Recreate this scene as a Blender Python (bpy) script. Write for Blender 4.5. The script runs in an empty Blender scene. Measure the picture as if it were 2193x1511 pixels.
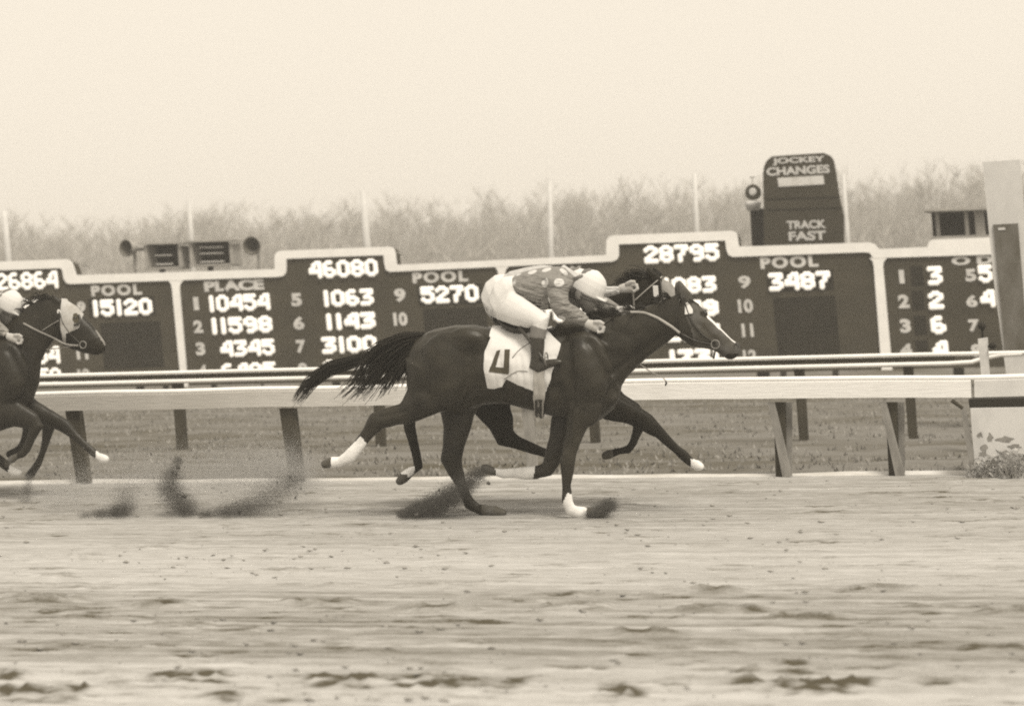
import bpy, bmesh, math, random
import numpy as np
from mathutils import Vector, Matrix
from mathutils.bvhtree import BVHTree
random.seed(7); rng = np.random.default_rng(7)
C_ = bpy.context
scene = C_.scene
rad = math.radians

# ------------------------------------------------------------------ camera
FPX = 5000.0
YAW = rad(15.5); PITCH = math.atan(73.5 / FPX); ROLL = 0.029
CAM = np.array([0.0, 0.0, 1.63])
_R0 = np.array([math.cos(YAW), math.sin(YAW), 0])
FW = np.array([-math.sin(YAW) * math.cos(PITCH), math.cos(YAW) * math.cos(PITCH), -math.sin(PITCH)])
_U0 = np.cross(_R0, FW)
RT = _R0 * math.cos(ROLL) - _U0 * math.sin(ROLL)
UP = _U0 * math.cos(ROLL) + _R0 * math.sin(ROLL)
cd = bpy.data.cameras.new("camera")
cam = bpy.data.objects.new("camera", cd)
C_.collection.objects.link(cam)
cam.matrix_world = Matrix(((RT[0], UP[0], -FW[0], CAM[0]), (RT[1], UP[1], -FW[1], CAM[1]),
                           (RT[2], UP[2], -FW[2], CAM[2]), (0, 0, 0, 1)))
cd.sensor_width = 36.0
cd.lens = FPX / 2193.0 * 36.0
cd.clip_start = 0.1; cd.clip_end = 4000
cd.dof.use_dof = True
cd.dof.focus_distance = 19.3
cd.dof.aperture_fstop = 2.2
scene.camera = cam

# ------------------------------------------------------------------ light, sky, exposure
SUN_EL, SUN_AZ = rad(57), rad(138)          # veiled sun, high and behind the photographer
TINT = (1.0, 0.906, 0.765)
world = bpy.data.worlds.new("World"); scene.world = world
world.use_nodes = True
wn, wl = world.node_tree.nodes, world.node_tree.links
wn.clear()
sky = wn.new("ShaderNodeTexSky"); sky.sky_type = 'NISHITA'; sky.sun_disc = False
sky.sun_elevation = SUN_EL; sky.sun_rotation = SUN_AZ
sky.air_density = 1.0; sky.dust_density = 4.0; sky.ozone_density = 1.0
bw = wn.new("ShaderNodeRGBToBW")
pw = wn.new("ShaderNodeMath"); pw.operation = 'POWER'; pw.inputs[1].default_value = 0.14
ml = wn.new("ShaderNodeMath"); ml.operation = 'MULTIPLY'; ml.inputs[1].default_value = 8.25
mx = wn.new("ShaderNodeMix"); mx.data_type = 'RGBA'; mx.blend_type = 'MULTIPLY'
mx.inputs[0].default_value = 1.0
mx.inputs[7].default_value = (*TINT, 1)
bg = wn.new("ShaderNodeBackground"); bg.inputs[1].default_value = 0.1
wo = wn.new("ShaderNodeOutputWorld")
wl.new(sky.outputs[0], bw.inputs[0]); wl.new(bw.outputs[0], pw.inputs[0]); wl.new(pw.outputs[0], ml.inputs[0])
wl.new(ml.outputs[0], mx.inputs[6]); wl.new(mx.outputs[2], bg.inputs[0]); wl.new(bg.outputs[0], wo.inputs[0])
sd = bpy.data.lights.new("sun", 'SUN'); sd.energy = 3.0; sd.angle = rad(16); sd.color = (1.0, 0.92, 0.79)
sun = bpy.data.objects.new("sun", sd); C_.collection.objects.link(sun)
sdir = Vector((math.cos(SUN_EL) * math.sin(SUN_AZ), math.cos(SUN_EL) * math.cos(SUN_AZ), math.sin(SUN_EL)))
sun.rotation_euler = sdir.to_track_quat('Z', 'Y').to_euler()
scene.view_settings.view_transform = 'Standard'
scene.view_settings.look = 'None'
scene.view_settings.exposure = 0.0
scene.view_settings.gamma = 1.0
scene.render.engine = 'CYCLES'
scene.cycles.use_denoising = False
scene.cycles.max_bounces = 6
scene.cycles.volume_bounces = 3
scene.cycles.transparent_max_bounces = 8
scene.cycles.filter_width = 2.0

# ------------------------------------------------------------------ helpers
def P(x, y, Y):                                   # the point of the vertical plane Y seen at photo pixel x, y
    d = FW + (x - 1096.5) / FPX * RT + (755.5 - y) / FPX * UP
    return CAM + d * (Y / d[1])
def G(x, y):                                      # the ground point seen at photo pixel x, y
    d = FW + (x - 1096.5) / FPX * RT + (755.5 - y) / FPX * UP
    return CAM + d * (-CAM[2] / d[2])
def PX(co):                                       # photo pixels of world points
    v = np.asarray(co) - CAM
    z = v @ FW
    return np.stack([1096.5 + FPX * (v @ RT) / z, 755.5 - FPX * (v @ UP) / z], -1)

def tag(o, label=None, cat=None, group=None, kind=None):
    if label: o['label'] = label
    if cat: o['category'] = cat
    if group: o['group'] = group
    if kind: o['kind'] = kind
    return o
def link(name, me, mats=None, parent=None):
    o = bpy.data.objects.new(name, me)
    C_.collection.objects.link(o)
    if me is not None and mats is not None:
        for m in (mats if isinstance(mats, (list, tuple)) else [mats]):
            if len(me.materials) < 8: me.materials.append(m)
    if parent is not None: o.parent = parent
    return o
def empty(name, loc=(0, 0, 0)):
    o = bpy.data.objects.new(name, None); C_.collection.objects.link(o)
    o.empty_display_size = 0.2
    return o
def mesh_from(V, F, smooth=False):
    me = bpy.data.meshes.new("mesh")
    me.from_pydata([tuple(v) for v in V], [], F)
    if smooth: me.polygons.foreach_set('use_smooth', [True] * len(me.polygons))
    me.update()
    return me
class MB:
    def __init__(s): s.V = []; s.F = []
    def add(s, V, F):
        k = len(s.V); s.V += [tuple(v) for v in V]; s.F += [tuple(i + k for i in f) for f in F]
    def prism(s, poly, Y, th):                    # pixel polygon on plane Y, extruded backwards
        n = len(poly)
        A = [P(x, y, Y) for x, y in poly]; B = [a + np.array([0, th, 0]) for a in A]
        s.add(A + B, [tuple(range(n))[::-1], tuple(range(n, 2 * n))] + [(i, (i + 1) % n, n + (i + 1) % n, n + i) for i in range(n)])
    def box(s, lo, hi):
        (a, b, c), (d, e, f) = lo, hi
        s.add([(a, b, c), (d, b, c), (d, e, c), (a, e, c), (a, b, f), (d, b, f), (d, e, f), (a, e, f)],
              [(0, 3, 2, 1), (4, 5, 6, 7), (0, 1, 5, 4), (1, 2, 6, 5), (2, 3, 7, 6), (3, 0, 4, 7)])
    def tube(s, pts, rads, n=8, cap=True):
        pts = [np.array(p, float) for p in pts]
        if not hasattr(rads, '__len__'): rads = [rads] * len(pts)
        k = len(s.V); prev = None
        for i, p in enumerate(pts):
            t = pts[min(i + 1, len(pts) - 1)] - pts[max(i - 1, 0)]
            t = t / (np.linalg.norm(t) + 1e-9)
            if prev is None:
                a = np.cross(t, [0, 0, 1.0])
                if np.linalg.norm(a) < 0.1: a = np.cross(t, [1.0, 0, 0])
            else:
                a = prev - t * (prev @ t)
            a = a / (np.linalg.norm(a) + 1e-9); prev = a
            b = np.cross(t, a)
            for j in range(n):
                q = 2 * math.pi * j / n
                s.V.append(tuple(p + (a * math.cos(q) + b * math.sin(q)) * rads[i]))
        for i in range(len(pts) - 1):
            for j in range(n):
                s.F.append((k + i * n + j, k + i * n + (j + 1) % n, k + (i + 1) * n + (j + 1) % n, k + (i + 1) * n + j))
        if cap:
            s.F.append(tuple(k + j for j in range(n))[::-1]); s.F.append(tuple(k + (len(pts) - 1) * n + j for j in range(n)))
    def build(s, name, mats, parent=None, smooth=False):
        me = mesh_from(s.V, s.F, smooth)
        bm = bmesh.new(); bm.from_mesh(me); bmesh.ops.recalc_face_normals(bm, faces=bm.faces)
        ng = [f for f in bm.faces if len(f.verts) > 4]
        if ng: bmesh.ops.triangulate(bm, faces=ng)
        bm.to_mesh(me); bm.free()
        return link(name, me, mats, parent)

def tn(v):                                        # a warm sepia grey of reflectance v
    if v < 0.09: t = (1, .89, .64)
    elif v < 0.45: t = (1, .965, .90)
    else: t = (1, .99, .97)
    return (v * t[0], v * t[1], v * t[2], 1)
def mat(name, v, rough=0.7, spec=0.3, v2=None, scale=(8, 8, 8), detail=6, lo=.35, hi=.65, bump=0, bscale=None, emit=0, sheen=0):
    m = bpy.data.materials.new(name); m.use_nodes = True
    n, l = m.node_tree.nodes, m.node_tree.links
    b = n["Principled BSDF"]
    b.inputs['Base Color'].default_value = tn(v); b.inputs['Roughness'].default_value = rough
    b.inputs['Specular IOR Level'].default_value = spec
    if sheen: b.inputs['Sheen Weight'].default_value = sheen
    tc = n.new("ShaderNodeTexCoord")
    if v2 is not None:
        mp = n.new("ShaderNodeMapping"); mp.inputs['Scale'].default_value = scale
        nz = n.new("ShaderNodeTexNoise"); nz.inputs['Scale'].default_value = 1; nz.inputs['Detail'].default_value = detail
        nz.inputs['Roughness'].default_value = .65
        cr = n.new("ShaderNodeValToRGB"); cr.color_ramp.elements[0].position = lo; cr.color_ramp.elements[1].position = hi
        cr.color_ramp.elements[0].color = tn(v2); cr.color_ramp.elements[1].color = tn(v)
        l.new(tc.outputs['Object'], mp.inputs[0]); l.new(mp.outputs[0], nz.inputs[0]); l.new(nz.outputs[0], cr.inputs[0])
        l.new(cr.outputs[0], b.inputs['Base Color'])
    if bump:
        mp = n.new("ShaderNodeMapping"); mp.inputs['Scale'].default_value = bscale or scale
        nz = n.new("ShaderNodeTexNoise"); nz.inputs['Scale'].default_value = 1; nz.inputs['Detail'].default_value = 5
        bp = n.new("ShaderNodeBump"); bp.inputs['Strength'].default_value = bump; bp.inputs['Distance'].default_value = .02
        l.new(tc.outputs['Object'], mp.inputs[0]); l.new(mp.outputs[0], nz.inputs[0]); l.new(nz.outputs[0], bp.inputs['Height'])
        l.new(bp.outputs[0], b.inputs['Normal'])
    if emit:
        b.inputs['Emission Color'].default_value = (*TINT, 1); b.inputs['Emission Strength'].default_value = emit
    return m

M = {}
M['white'] = mat('weathered_white_paint', .90, .55, .3, v2=.82, scale=(3, 3, 3), bump=.1)
M['polewhite'] = mat('pole_paint', .62, .6, .2, v2=.52, scale=(3, 3, 2))
M['railwhite'] = mat('whitewashed_wood', .74, .7, .2, v2=.56, scale=(2, 6, 14), bump=.25, bscale=(6, 30, 60))
M['board'] = mat('board_paint', .066, .8, .2, v2=.044, scale=(1.2, 1.2, 2.5), lo=.3, hi=.7)
M['slot'] = mat('number_slot', .027, .9, .15, v2=.017, scale=(2, 2, 2))
M['lamp'] = mat('lit_lamp_bulb', .8, .5, .2, emit=.5)
M['letter'] = mat('faded_white_lettering', .68, .7, .2, v2=.50, scale=(6, 6, 6))
M['signdark'] = mat('sign_paint', .055, .8, .2, v2=.042, scale=(2, 2, 3))
M['darkwood'] = mat('dark_creosoted_wood', .060, .85, .2, v2=.035, scale=(6, 6, 2), bump=.3, bscale=(30, 30, 6))
M['greywood'] = mat('weathered_grey_wood', .30, .85, .2, v2=.17, scale=(8, 8, 3), bump=.3, bscale=(30, 30, 6))
M['grey'] = mat('grey_painted_metal', .40, .6, .3, v2=.30, scale=(4, 4, 4))
M['black'] = mat('dark_interior', .02, .8, .2)
M['panelgrey'] = mat('mottled_grey_panel', .20, .5, .3, v2=.07, scale=(3.5, 3.5, 1.4), lo=.3, hi=.75)
M['coat'] = mat('dark_bay_coat', .034, .40, .26, v2=.013, scale=(3, 3, 3), bump=.10, bscale=(60, 60, 60))
M['coat_b'] = mat('brown_coat', .020, .50, .1, v2=.011, scale=(5, 5, 5), bump=.12, bscale=(60, 60, 60))
M['coat_c'] = mat('near_black_coat', .026, .42, .25, v2=.013, scale=(5, 5, 5), bump=.12, bscale=(60, 60, 60))
M['coat_l'] = mat('lighter_bay_coat', .26, .55, .3, v2=.15, scale=(7, 7, 7))
M['face'] = mat('brown_face_coat', .095, .5, .15, v2=.045, scale=(7, 7, 7), lo=.3, hi=.6, bump=.1, bscale=(60, 60, 60))
M['point'] = mat('dark_points', .020, .55, .12)
M['hoof'] = mat('dusty_hoof', .11, .7, .2, v2=.06, scale=(14, 14, 14))
M['wsock'] = mat('white_leg_marking', .80, .8, .15, v2=.66, scale=(16, 16, 16), bump=.2, bscale=(60, 60, 60))
M['hair'] = mat('black_horse_hair', .014, .5, .25)
M['cloth'] = mat('white_cotton_cloth', .68, .9, .1, v2=.62, scale=(6, 6, 6), bump=.12, bscale=(25, 25, 25))
M['breeches'] = mat('white_nylon_breeches', .68, .75, .2, v2=.63, scale=(5, 5, 5), bump=.25, bscale=(18, 18, 18))
M['digit'] = mat('dark_printed_number', .075, .9, .1)
M['leather'] = mat('dark_leather', .028, .4, .5, v2=.018, scale=(10, 10, 10))
M['tan'] = mat('pale_leather', .40, .6, .3, v2=.28, scale=(10, 10, 10))
M['elastic'] = mat('pale_girth_elastic', .42, .9, .1, v2=.36, scale=(20, 20, 4))
M['cuff'] = mat('grey_boot_cuff', .17, .6, .3)
M['boot'] = mat('black_riding_boot', .032, .35, .5, v2=.02, scale=(10, 10, 10))
M['skin'] = mat('shaded_skin', .17, .55, .3, v2=.13, scale=(9, 9, 9))  # skin colour darkened to carry the shade on faces under the caps
M['glove'] = mat('pale_hands', .50, .6, .25, v2=.42, scale=(20, 20, 20))
M['capc'] = mat('white_cap_fabric', .68, .7, .2, v2=.63, scale=(4, 4, 4))
M['steel'] = mat('worn_steel', .20, .4, .5)
M['bark'] = mat('grey_bark', .20, .9, .1, v2=.14, scale=(3, 3, 1))
M['twig'] = mat('bare_twig', .37, .9, .1)
M['grain'] = mat('kicked_damp_soil', .13, .95, .1, v2=.09, scale=(20, 20, 20))
M['dustl'] = mat('dry_dust', .52, .95, .1)
M['dryplant'] = mat('dry_shrub', .46, .9, .1, v2=.30, scale=(10, 10, 10))
M['blade'] = mat('winter_grass_blade', .30, .9, .1, v2=.22, scale=(.8, 2.2, 2), lo=.3, hi=.7)
M['concrete'] = mat('stained_concrete', .60, .85, .2, v2=.48, scale=(4, 4, 2.5), lo=.3, hi=.55)
M['edge'] = mat('pale_track_edge', .62, .9, .1, v2=.44, scale=(2, 8, 8))

def silks(name, base, spot, scale):
    m = mat(name, base, .5, .35)
    n, l = m.node_tree.nodes, m.node_tree.links
    b = n["Principled BSDF"]
    tc = n.new("ShaderNodeTexCoord"); vo = n.new("ShaderNodeTexVoronoi"); vo.inputs['Scale'].default_value = scale
    vo.inputs['Randomness'].default_value = .35
    cr = n.new("ShaderNodeValToRGB"); cr.color_ramp.interpolation = 'LINEAR'
    cr.color_ramp.elements[0].position = .27; cr.color_ramp.elements[1].position = .33
    cr.color_ramp.elements[0].color = tn(spot); cr.color_ramp.elements[1].color = tn(base)
    l.new(tc.outputs['Object'], vo.inputs[0]); l.new(vo.outputs['Distance'], cr.inputs[0]); l.new(cr.outputs[0], b.inputs['Base Color'])
    mp = n.new("ShaderNodeMapping"); mp.inputs['Scale'].default_value = (9, 9, 26); mp.inputs['Rotation'].default_value = (0, rad(35), 0)
    nz = n.new("ShaderNodeTexNoise"); nz.inputs['Scale'].default_value = 1; nz.inputs['Detail'].default_value = 2
    bp = n.new("ShaderNodeBump"); bp.inputs['Strength'].default_value = .9; bp.inputs['Distance'].default_value = .05
    l.new(tc.outputs['Object'], mp.inputs[0]); l.new(mp.outputs[0], nz.inputs[0]); l.new(nz.outputs[0], bp.inputs['Height'])
    l.new(bp.outputs[0], b.inputs['Normal'])
    return m
M['silk_a'] = silks('dotted_grey_silk', .21, .56, 7.5)
M['silk_b'] = silks('pale_silk', .46, .5, 7)
M['silk_c'] = silks('checked_grey_silk', .24, .42, 8)

# ------------------------------------------------------------------ noise in numpy
def vnoise(x, y, seed=0):
    x = np.asarray(x, float); y = np.asarray(y, float)
    xi = np.floor(x).astype(np.int64); yi = np.floor(y).astype(np.int64)
    fx = x - xi; fy = y - yi
    fx = fx * fx * (3 - 2 * fx); fy = fy * fy * (3 - 2 * fy)
    def h(a, b):
        k = (a * 374761393 + b * 668265263 + seed * 974711) & 0xffffffff
        k = ((k ^ (k >> 13)) * 1274126177) & 0xffffffff
        return ((k ^ (k >> 16)) & 0xffff) / 65535.0
    return (h(xi, yi) * (1 - fx) + h(xi + 1, yi) * fx) * (1 - fy) + (h(xi, yi + 1) * (1 - fx) + h(xi + 1, yi + 1) * fx) * fy
def fbm(x, y, seed=0, o=4):
    s = 0; a = .5
    for k in range(o): s = s + a * vnoise(x * 2 ** k, y * 2 ** k, seed + k * 17); a *= .5
    return s

YA, YB, YC, YD = 18.53, 19.40, 20.80, 21.55
YRAIL, YFAR, YBOARD = 22.75, 28.80, 47.30

# ================================================================== GROUND
def grid_mesh(xs, ys, Z, col):
    nx, ny = len(xs), len(ys)
    X, Yg = np.meshgrid(xs, ys)
    co = np.stack([X, Yg, Z], -1).reshape(-1, 3).astype(np.float32)
    i = np.arange(nx * ny).reshape(ny, nx)
    q = np.stack([i[:-1, :-1], i[:-1, 1:], i[1:, 1:], i[1:, :-1]], -1).reshape(-1)
    me = bpy.data.meshes.new("mesh")
    me.vertices.add(len(co)); me.vertices.foreach_set('co', co.ravel())
    nf = (nx - 1) * (ny - 1)
    me.loops.add(nf * 4); me.loops.foreach_set('vertex_index', q.astype(np.int32))
    me.polygons.add(nf); me.polygons.foreach_set('loop_start', np.arange(0, nf * 4, 4, dtype=np.int32))
    me.polygons.foreach_set('use_smooth', np.ones(nf, bool))
    me.update(calc_edges=True)
    if col is not None:
        at = me.attributes.new('tone_and_shade', 'FLOAT', 'POINT'); at.data.foreach_set('value', col.ravel().astype(np.float32))
    return me

def soil_material(name, light, dark, use_attr=True):
    m = bpy.data.materials.new(name); m.use_nodes = True
    n, l = m.node_tree.nodes, m.node_tree.links
    b = n["Principled BSDF"]; b.inputs['Roughness'].default_value = .95; b.inputs['Specular IOR Level'].default_value = .1
    tc = n.new("ShaderNodeTexCoord")
    at = n.new("ShaderNodeAttribute"); at.attribute_name = 'tone_and_shade'
    def noise(sc, det):
        mp = n.new("ShaderNodeMapping"); mp.inputs['Scale'].default_value = sc
        nz = n.new("ShaderNodeTexNoise"); nz.inputs['Scale'].default_value = 1; nz.inputs['Detail'].default_value = det
        nz.inputs['Roughness'].default_value = .7
        l.new(tc.outputs['Object'], mp.inputs[0]); l.new(mp.outputs[0], nz.inputs[0]); return nz
    n1 = noise((6, 22, 6), 6); n2 = noise((60, 90, 60), 3)
    def ma(op, a, bb):
        q = n.new("ShaderNodeMath"); q.operation = op
        for k, v in enumerate((a, bb)):
            if isinstance(v, float): q.inputs[k].default_value = v
            else: l.new(v, q.inputs[k])
        return q.outputs[0]
    s = ma('ADD', ma('MULTIPLY', ma('SUBTRACT', n1.outputs[0], .5), .9), ma('MULTIPLY', ma('SUBTRACT', n2.outputs[0], .5), .55))
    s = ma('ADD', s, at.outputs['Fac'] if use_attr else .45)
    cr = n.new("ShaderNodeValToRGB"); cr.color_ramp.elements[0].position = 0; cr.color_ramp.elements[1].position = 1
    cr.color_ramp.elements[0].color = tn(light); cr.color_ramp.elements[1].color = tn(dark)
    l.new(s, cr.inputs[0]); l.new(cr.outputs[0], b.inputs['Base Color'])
    bp = n.new("ShaderNodeBump"); bp.inputs['Strength'].default_value = .5; bp.inputs['Distance'].default_value = .015
    l.new(n2.outputs[0], bp.inputs['Height']); l.new(bp.outputs[0], b.inputs['Normal'])
    return m

def build_track():
    fx = np.arange(-14.0, 1.2, .032); fy = np.arange(8.4, 22.93, .017)
    xs = np.concatenate([np.linspace(-90, -14.3, 50), fx, np.linspace(1.5, 70, 45)])
    ys = np.concatenate([np.linspace(-25, 8.2, 40), fy])
    X, Yg = np.meshgrid(xs, ys)
    warp = Yg + .05 * (fbm(X * .35, Yg * .6, 5) - .5) * 2
    rut = (vnoise(warp * 9 + 100, X * .3, 3) - .5) * .9 + (vnoise(warp * 22 + 30, X * .8, 4) - .5) * .6 + (vnoise(warp * 3, X * .15, 9) - .5)
    rutamp = .007 * np.clip(vnoise(X * .25, Yg * .9, 8) * 1.6, .3, 1.6)
    Z = rut * rutamp + (fbm(X * 4, Yg * 6, 11) - .5) * .016 + (fbm(X * 14, Yg * 18, 12, 3) - .45) * .012 * np.clip((11.2 - Yg), .35, 1.3)
    # tone by how dry the band of the track is
    prof_y = [8, 9.6, 10.35, 10.7, 11.8, 13.3, 13.8, 15.2, 16.6, 18.3, 19.5, 22.3, 22.9]
    prof_m = [.10, .12, .26, .50, .50, .44, .28, .20, .34, .40, .46, .44, .30]
    tone_and_shade = np.interp(Yg + .5 * (fbm(X * .25, Yg * .5, 21) - .47), prof_y, prof_m)
    # tone streaks; the marks below paint hoofprint shade into the same values
    tone_and_shade += ((vnoise(warp * 11, X * .5, 31) - .5) * .24 + (vnoise(warp * 26, X * .6, 33) - .5) * .30 + (vnoise(warp * 44, X * .9, 34) - .5) * .24 + (fbm(X * 1.6, Yg * 4, 35) - .47) * .35 + (fbm(X * 7, Yg * 12, 36, 3) - .44) * .35) * np.interp(Yg, [10, 10.6, 11.4, 13.2, 14, 16.5, 18, 22], [.8, .8, 1.15, 1.1, .6, .6, .8, .9])
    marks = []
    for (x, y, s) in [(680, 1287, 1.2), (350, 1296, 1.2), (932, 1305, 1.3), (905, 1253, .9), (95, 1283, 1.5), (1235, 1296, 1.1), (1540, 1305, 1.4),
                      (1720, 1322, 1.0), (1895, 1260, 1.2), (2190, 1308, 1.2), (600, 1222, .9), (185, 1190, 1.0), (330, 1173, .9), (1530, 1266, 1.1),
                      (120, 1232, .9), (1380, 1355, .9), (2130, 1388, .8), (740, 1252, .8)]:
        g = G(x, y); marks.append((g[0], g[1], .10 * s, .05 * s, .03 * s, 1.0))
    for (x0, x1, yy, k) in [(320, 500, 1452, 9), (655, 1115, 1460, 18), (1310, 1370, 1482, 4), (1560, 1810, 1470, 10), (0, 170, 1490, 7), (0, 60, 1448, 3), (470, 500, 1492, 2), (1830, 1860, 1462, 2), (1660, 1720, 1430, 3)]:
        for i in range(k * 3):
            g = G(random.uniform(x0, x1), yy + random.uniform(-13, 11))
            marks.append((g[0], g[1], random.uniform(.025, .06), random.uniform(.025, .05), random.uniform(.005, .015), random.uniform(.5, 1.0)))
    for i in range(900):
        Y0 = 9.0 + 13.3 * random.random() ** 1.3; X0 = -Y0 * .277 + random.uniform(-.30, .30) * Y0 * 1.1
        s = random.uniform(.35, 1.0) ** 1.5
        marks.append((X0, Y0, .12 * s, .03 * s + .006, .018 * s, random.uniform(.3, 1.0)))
    for (mx_, my_, rx, ry, d, dent_shade) in marks:
        i0, i1 = np.searchsorted(xs, [mx_ - 3 * rx, mx_ + 3 * rx]); j0, j1 = np.searchsorted(ys, [my_ - 4 * ry, my_ + 4 * ry])
        if i1 <= i0 or j1 <= j0: continue
        sx = X[j0:j1, i0:i1] - mx_; sy = Yg[j0:j1, i0:i1] - my_
        wob = 1 + .7 * (vnoise(sx * 18 + mx_ * 7, sy * 30 + my_ * 9, 41) - .5)
        r2 = ((sx / rx) ** 2 + (sy / ry) ** 2) * wob
        Z[j0:j1, i0:i1] += -d * np.exp(-r2 * 1.2) + d * .75 * np.exp(-(np.sqrt(r2) - 1.5) ** 2 * 5) * wob
        tone_and_shade[j0:j1, i0:i1] += dent_shade * .95 * np.exp(-r2 * .9)  # shade of the hoofprints painted in as darker soil colour
    fade = np.clip((xs[None, :] + 14.3) / .6, 0, 1) * np.clip((1.4 - xs[None, :]) / .6, 0, 1) * np.clip((ys[:, None] - 8.2) / .4, 0, 1) * np.clip((22.93 - ys[:, None]) / .3, 0, 1)
    Z = Z * fade
    o = link('track', grid_mesh(xs, ys, Z, np.clip(tone_and_shade, 0, 1.2)), soil_material('harrowed_sand', .50, .085))
    tag(o, kind='structure')
build_track()
def soil_clods():
    n = 2400
    Yg = 8.9 + 13.8 * rng.random(n) ** 1.15
    X = -Yg * .277 + (rng.random(n) - .5) * Yg * .6
    keep = vnoise(X * .8, Yg * 1.6, 44) + .35 * rng.random(n) > .58
    X, Yg = X[keep], Yg[keep]; n = len(X)
    s = .003 + .013 * rng.random(n) ** 5
    U = rng.normal(0, 1, (n, 6, 3)); base = np.array([[1, 0, 0], [-1, 0, 0], [0, 1, 0], [0, -1, 0], [0, 0, .8], [0, 0, -.8]])
    V = (base[None] * np.array([1.8, 1, .7]) + U * .25) * s[:, None, None] + np.stack([X, Yg, s * .3 + .004], -1)[:, None]
    F = np.array([[0, 2, 4], [2, 1, 4], [1, 3, 4], [3, 0, 4], [2, 0, 5], [1, 2, 5], [3, 1, 5], [0, 3, 5]])
    idx = (np.arange(n)[:, None, None] * 6 + F[None]).reshape(-1)
    me = bpy.data.meshes.new('mesh'); me.vertices.add(n * 6); me.vertices.foreach_set('co', V.reshape(-1).astype(np.float32))
    me.loops.add(len(idx)); me.loops.foreach_set('vertex_index', idx.astype(np.int32))
    me.polygons.add(len(idx) // 3); me.polygons.foreach_set('loop_start', np.arange(0, len(idx), 3, dtype=np.int32)); me.update(calc_edges=True)
    tag(link('soil_clods', me, mat('turned_clod', .34, .95, .1, v2=.20, scale=(9, 9, 9))), 'small crumbs of turned soil scattered over the track', 'soil', kind='stuff')
soil_clods()

def ground_sheet():
    xs = np.concatenate([np.linspace(-1500, -41, 40), np.arange(-40, 25, .12), np.linspace(26, 1500, 40)])
    ys = np.concatenate([np.arange(22.93, 34, .06), np.arange(34, 60, .3), np.linspace(61, 2500, 60)])
    X, Yg = np.meshgrid(xs, ys)
    fade = np.clip((ys[:, None] - 22.93) / .5, 0, 1) * np.clip((70 - ys[:, None]) / 10, 0, 1)
    Z = (fbm(X * .8, Yg * 1.1, 51) - .47) * .10 * fade
    tone_and_shade = .40 + (fbm(X * .9, Yg * 2.0, 53) - .47) * 1.5 + (fbm(X * .3, Yg * .6, 57) - .47) * .9
    o = link('ground', grid_mesh(xs, ys, Z, np.clip(tone_and_shade, 0, 1.1)), soil_material('winter_turf', .19, .08))
    tag(o, kind='structure')
ground_sheet()
mb = MB()
xs_ = np.arange(-40, 20, .25)
for i in range(len(xs_) - 1):
    w0 = .05 + .02 * vnoise(xs_[i] * .9, 3, 61); w1 = .05 + .02 * vnoise(xs_[i + 1] * .9, 3, 61)
    h0 = .022 + .02 * vnoise(xs_[i] * 1.7, 1, 62); h1 = .022 + .02 * vnoise(xs_[i + 1] * 1.7, 1, 62)
    a, b = xs_[i], xs_[i + 1]
    mb.add([(a, 22.93 - w0, 0), (b, 22.93 - w1, 0), (b, 22.95, h1), (a, 22.95, h0), (b, 23.0 + w1, .012), (a, 23.0 + w0, .012)], [(0, 1, 2, 3), (3, 2, 4, 5)])
tag(mb.build('track_edge', M['edge'], smooth=True), kind='structure')

def grass():
    n = 16000
    Yg = 23.0 + (rng.random(n) ** 1.2) * 24
    X = -Yg * .277 + (rng.random(n) - .5) * Yg * .52
    keep = fbm(X * .9, Yg * 2.2, 53) + rng.random(n) * .2 > .54
    X, Yg = X[keep], Yg[keep]; n = len(X)
    h = .02 + .045 * rng.random(n); w = .012 + .012 * rng.random(n); a = rng.random(n) * math.pi; lean = (rng.random((n, 2)) - .5) * .07
    z0 = (fbm(X * .8, Yg * 1.1, 51) - .47) * .10 * np.clip((Yg - 22.93) / .5, 0, 1)
    dx, dy = np.cos(a) * w, np.sin(a) * w
    V = np.stack([np.stack([X - dx, Yg - dy, z0 - .005], -1), np.stack([X + dx, Yg + dy, z0 - .005], -1), np.stack([X + lean[:, 0], Yg + lean[:, 1], z0 + h], -1)], 1).reshape(-1, 3)
    me = bpy.data.meshes.new("mesh")
    me.vertices.add(len(V)); me.vertices.foreach_set('co', V.astype(np.float32).ravel())
    me.loops.add(len(V)); me.loops.foreach_set('vertex_index', np.arange(len(V), dtype=np.int32))
    me.polygons.add(n); me.polygons.foreach_set('loop_start', np.arange(0, len(V), 3, dtype=np.int32)); me.update(calc_edges=True)
    tag(link('grass', me, M['blade']), 'short pale winter grass between and beyond the two running rails', 'grass', kind='stuff')
grass()

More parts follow.
